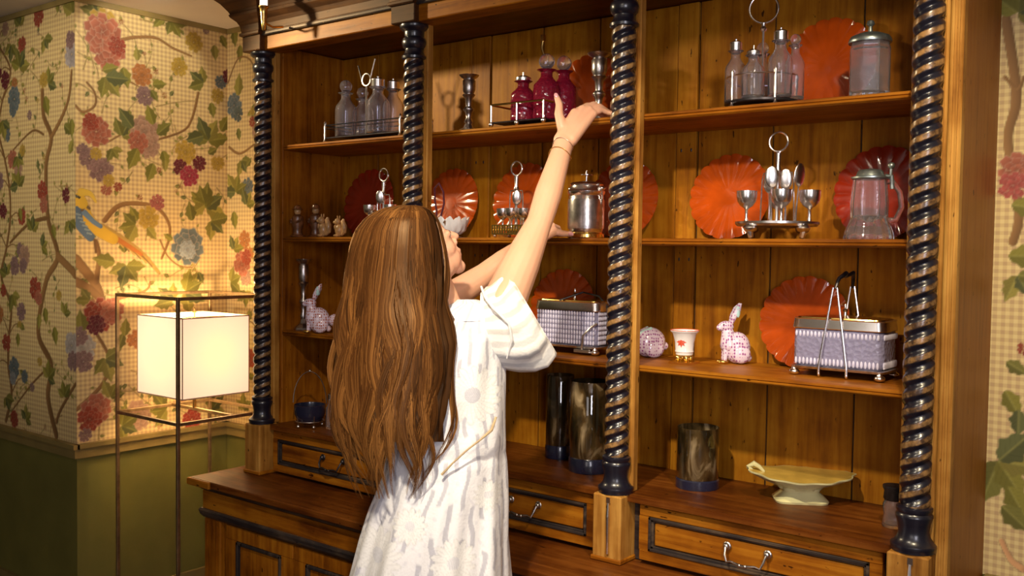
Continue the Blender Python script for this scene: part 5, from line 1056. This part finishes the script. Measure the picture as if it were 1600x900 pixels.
for phi, ph0, amp, tend, shade, lift, front in locks:
    for q_ in range(26 if front else 9):
        d = random.gauss(0, .055); t0 = 0 if random.random() < .75 else random.uniform(0, .3); t1 = min(1, tend+random.uniform(-.05, .04)); n = 40; fly = random.random() < .05
        r = random.uniform(.0009, .0020); pts = []; kj = random.uniform(-.022, .03)
        for i in range(n+1):
            u = i/n; t_ = t0+(t1-t0)*u
            cl = 1-.62*max(0, (t_-.45)/.55)          # strands gather into the lock towards the tip
            p_ = phi+d*cl*(2.0-1.0*u)+.05*math.sin(6*t_+ph0)*amp*t_
            w_ = wave(t_, phi*3+ph0*.25)+max(0, t_-.3)*amp*12*math.sin(16*t_+ph0)+(max(0, t_-.4)*14*math.sin(7*t_+q_) if fly else 0)
            pts.append(hair_pt(min(t_, .999), p_, .97+lift*min(1, t_*2)+kj+.03*math.sin(12*t_+ph0)*max(0, t_-.3), w_))
        rr = [r*(.6+.4*min(1, i/4))*(1 if i < n*.8 else max(.10, (n-i)/(n*.2))) for i in range(n+1)]
        b0 = len(hs.v); hs.tube(pts, rr, 4, True); m_ = len(hs.v)-b0
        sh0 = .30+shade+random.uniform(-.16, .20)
        rv.extend([min(1, max(0, sh0+.28*max(0, (k/m_)-.55)/.45+(.16 if k/m_ < .2 else 0))) for k in range(m_)])  # paler tips; crown highlight painted into the top of the strands
so = hs.build('hair_strands', 'hair', ho); at = so.data.attributes.new('hair_tone', 'FLOAT', 'POINT'); at.data.foreach_set('value', rv); tag(so, kind='stuff')
# ---- dress
drows = [(468, 716, 744, 2.44, .030), (474, 700, 768, 2.44, .055), (484, 672, 779, 2.44, .085), (500, 648, 785, 2.44, .105), (530, 628, 788, 2.435, .120), (575, 612, 789, 2.43, .125), (620, 606, 789, 2.42, .125), (660, 604, 790, 2.42, .126), (700, 604, 791, 2.42, .130), (740, 598, 792, 2.42, .138), (790, 578, 793, 2.42, .155), (840, 562, 794, 2.42, .175), (900, 545, 797, 2.42, .20), (1000, 512, 803, 2.43, .24), (1150, 470, 812, 2.45, .28), (1290, 440, 820, 2.47, .31)]
def interp(rws, t):
    x = t*(len(rws)-1); i = min(int(x), len(rws)-2); f = x-i; f2 = f*f*(3-2*f)*.4+f*.6; return [rws[i][j]*(1-f2)+rws[i+1][j]*f2 for j in range(5)]
def color_grid(o, cols, name='print'):
    ca = o.data.color_attributes.new(name, 'FLOAT_COLOR', 'POINT'); ca.data.foreach_set('color', np.concatenate([cols, np.ones((len(cols), 1))], 1).reshape(-1).astype(np.float32))
nR, nS = 420, 440; V = []; UVs = []
for i in range(nR):
    t_ = i/(nR-1); a = interp(drows, t_)
    for j in range(nS):
        ph = 2*PI*j/nS; low = max(0, (a[0]-690)/400)
        fold = .0025*math.sin(13*ph+t_*5)+(.020*low)*math.sin(9*ph+1.5*math.sin(t_*3))+.007*low*math.sin(23*ph+t_*7)+.003*math.sin(5*ph+t_*23)*(1 if t_ > .2 else 0)
        if 690 < a[0] < 720: fold -= .004*(1-abs(a[0]-705)/15)
        hw = (a[2]-a[1])/2*a[3]/FOC; cxp = (a[1]+a[2])/2
        q = P(cxp, a[0], a[3])+CR*((hw+fold*.5)*math.cos(ph))+CF*((a[4]+fold)*math.sin(ph))
        V.append(tuple(q)); UVs.append((cxp+(a[2]-a[1])/2*math.cos(ph), a[0], math.sin(ph), ph, t_))
fs = [(i*nS+j, i*nS+(j+1) % nS, (i+1)*nS+(j+1) % nS, (i+1)*nS+j) for i in range(nR-1) for j in range(nS)]; fs.append(tuple(reversed(range(nS))))
def dress_cols(U):
    U = np.array(U); x, y, sn, ph, t_ = U.T
    base = np.tile(np.array([.93, .92, .95]), (len(x), 1)); grey = np.array([.40, .40, .48]); tan = np.array([.62, .52, .40])
    s = ph*1.0*36+1.1*np.sin(y*.045+ph*2)+.5*np.sin(y*.13+ph*7)
    m = np.clip((np.sin(s)-.25)*6, 0, 1); br = np.clip((np.sin(y*.060+np.floor(s/(2*PI))*2.4+.8*np.sin(ph*5))+.35)*5, 0, 1)*.9
    k = (m*br*.72)[:, None]; c = base*(1-k)+grey*k
    # embroidered swirls
    sw = np.sin(x*.17+2.2*np.sin(y*.06+x*.02))*np.sin(y*.14+2*np.sin(x*.08)); k = (np.clip((np.abs(sw)-.82)*9, 0, 1)*.35)[:, None]; c = c*(1-k)+np.array([.62, .62, .72])*k
    # sunflower and blossoms
    for fx, fy, R in ((741, 610, 44), (600, 845, 40), (715, 850, 34), (650, 800, 26), (690, 900, 30), (765, 760, 22), (560, 900, 26)):
        dx, dy = x-fx, y-fy; r = np.hypot(dx, dy); th = np.arctan2(dy, dx); near = (sn < .2)
        pet = R*(.72+.28*np.abs(np.cos(th*7+r*.03))); inside = (r < pet)*near; c = np.where(inside[:, None], np.array([.94, .93, .92]), c)
        line = inside*(np.abs(np.sin(th*14+r*.09)) < .35)*(r > R*.28); c = np.where(line[:, None], c*.88, c); cen = inside*(r < R*.27); c = np.where(cen[:, None], (np.array([.62, .62, .68]) if fx == 741 else np.array([.78, .78, .82]))*(1+.12*np.sin(x*2.1)*np.sin(y*2.3))[:, None], c)
        edge = near*(np.abs(r-pet) < 1.6); c = np.where(edge[:, None], c*.88, c)
    return np.clip(c, 0, 1)
db = PB(); db.v = V; db.f = fs; do = db.build('dress', 'dress', person, angle=180); color_grid(do, dress_cols(UVs))
def sleeve(rings, nm, cuff=True):
    """rings: (px,py,depth, ax1 px dx,dy, semi1 m, semi2 m (depth))"""
    nR_, n_ = 90, 150; V = []; U = []
    for i in range(nR_):
        t_ = i/(nR_-1); x = t_*(len(rings)-1); k = min(int(x), len(rings)-2); f = x-k; a = [rings[k][j]*(1-f)+rings[k+1][j]*f for j in range(7)]
        d1 = (CR*a[3]-CU*a[4]).normalized(); c = P(a[0], a[1], a[2]); ax = CF
        # cuff plane tilts so that the opening faces up and away
        for j in range(n_):
            ph = 2*PI*j/n_; rip = 1+.05*t_*math.sin(11*ph)+.04*math.sin(7*ph+t_*6)*t_
            q = c+d1*(a[5]*rip*math.cos(ph))+(ax*.93-CR*.2*0)*(a[6]*rip*math.sin(ph)); V.append(tuple(q)); U.append((ph, t_))
    fs = [(i*n_+j, i*n_+(j+1) % n_, (i+1)*n_+(j+1) % n_, (i+1)*n_+j) for i in range(nR_-1) for j in range(n_)]
    o_ = len(V); V2 = []
    cen = [Vector(np.mean(V[i*n_:(i+1)*n_], axis=0)) for i in range(nR_)]
    for i in range(nR_):
        for j in range(n_): p_ = Vector(V[i*n_+j]); V2.append(tuple(p_+(cen[i]-p_).normalized()*.0035))
    f2 = [tuple(q+o_ for q in reversed(f)) for f in fs]; e = (nR_-1)*n_; rim = [(e+j, e+(j+1) % n_, o_+e+(j+1) % n_, o_+e+j) for j in range(n_)]; r0 = [((j+1) % n_, j, o_+j, o_+(j+1) % n_) for j in range(n_)]
    b = PB(); b.v = V+V2; b.f = fs+f2+rim+r0; o = b.build(nm, 'dress', do, angle=180)
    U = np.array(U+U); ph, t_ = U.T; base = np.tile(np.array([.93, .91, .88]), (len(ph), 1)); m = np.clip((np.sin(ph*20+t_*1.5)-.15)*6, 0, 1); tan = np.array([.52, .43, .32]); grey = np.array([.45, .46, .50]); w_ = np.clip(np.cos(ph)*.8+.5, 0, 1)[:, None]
    cc = tan*(1-w_)+grey*w_; k = (m*.62*(t_ > .08)*(t_ < .97))[:, None]; c = base*(1-k)+cc*k; c = c*(1-.15*(np.abs(t_-.93) < .008)[:, None])  # stripes tan above, grey below: warm light from above painted into the print
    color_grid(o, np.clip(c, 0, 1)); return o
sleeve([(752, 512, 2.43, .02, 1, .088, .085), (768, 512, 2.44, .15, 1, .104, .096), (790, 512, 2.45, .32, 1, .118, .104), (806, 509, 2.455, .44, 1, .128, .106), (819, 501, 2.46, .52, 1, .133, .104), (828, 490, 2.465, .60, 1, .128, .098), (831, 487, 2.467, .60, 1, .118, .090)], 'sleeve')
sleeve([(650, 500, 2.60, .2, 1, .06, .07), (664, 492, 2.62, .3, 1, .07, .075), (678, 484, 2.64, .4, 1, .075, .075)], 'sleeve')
# rolled seam of the shoulder, neckline edge, tie
s_ = PB(); s_.tube([P(752, 448, 2.40), P(757, 462, 2.365), P(770, 480, 2.345), P(795, 505, 2.345), P(800, 530, 2.35), P(792, 560, 2.37)], [.003, .0042, .004, .0035, .003, .002], 8).build('shoulder_seam', 'white', do)
tp_ = [P(690, 742, 2.27), P(706, 725, 2.272), P(730, 703, 2.275), P(752, 686, 2.285), P(768, 672, 2.30), P(775, 652, 2.32)]
b = PB(); b.tube(tp_, [.003, .0022, .0022, .0025, .004, .003], 8).build('waist_tie', M.setdefault('tan_cord', plain('tan_cord', (.50, .36, .20), .7)), do)
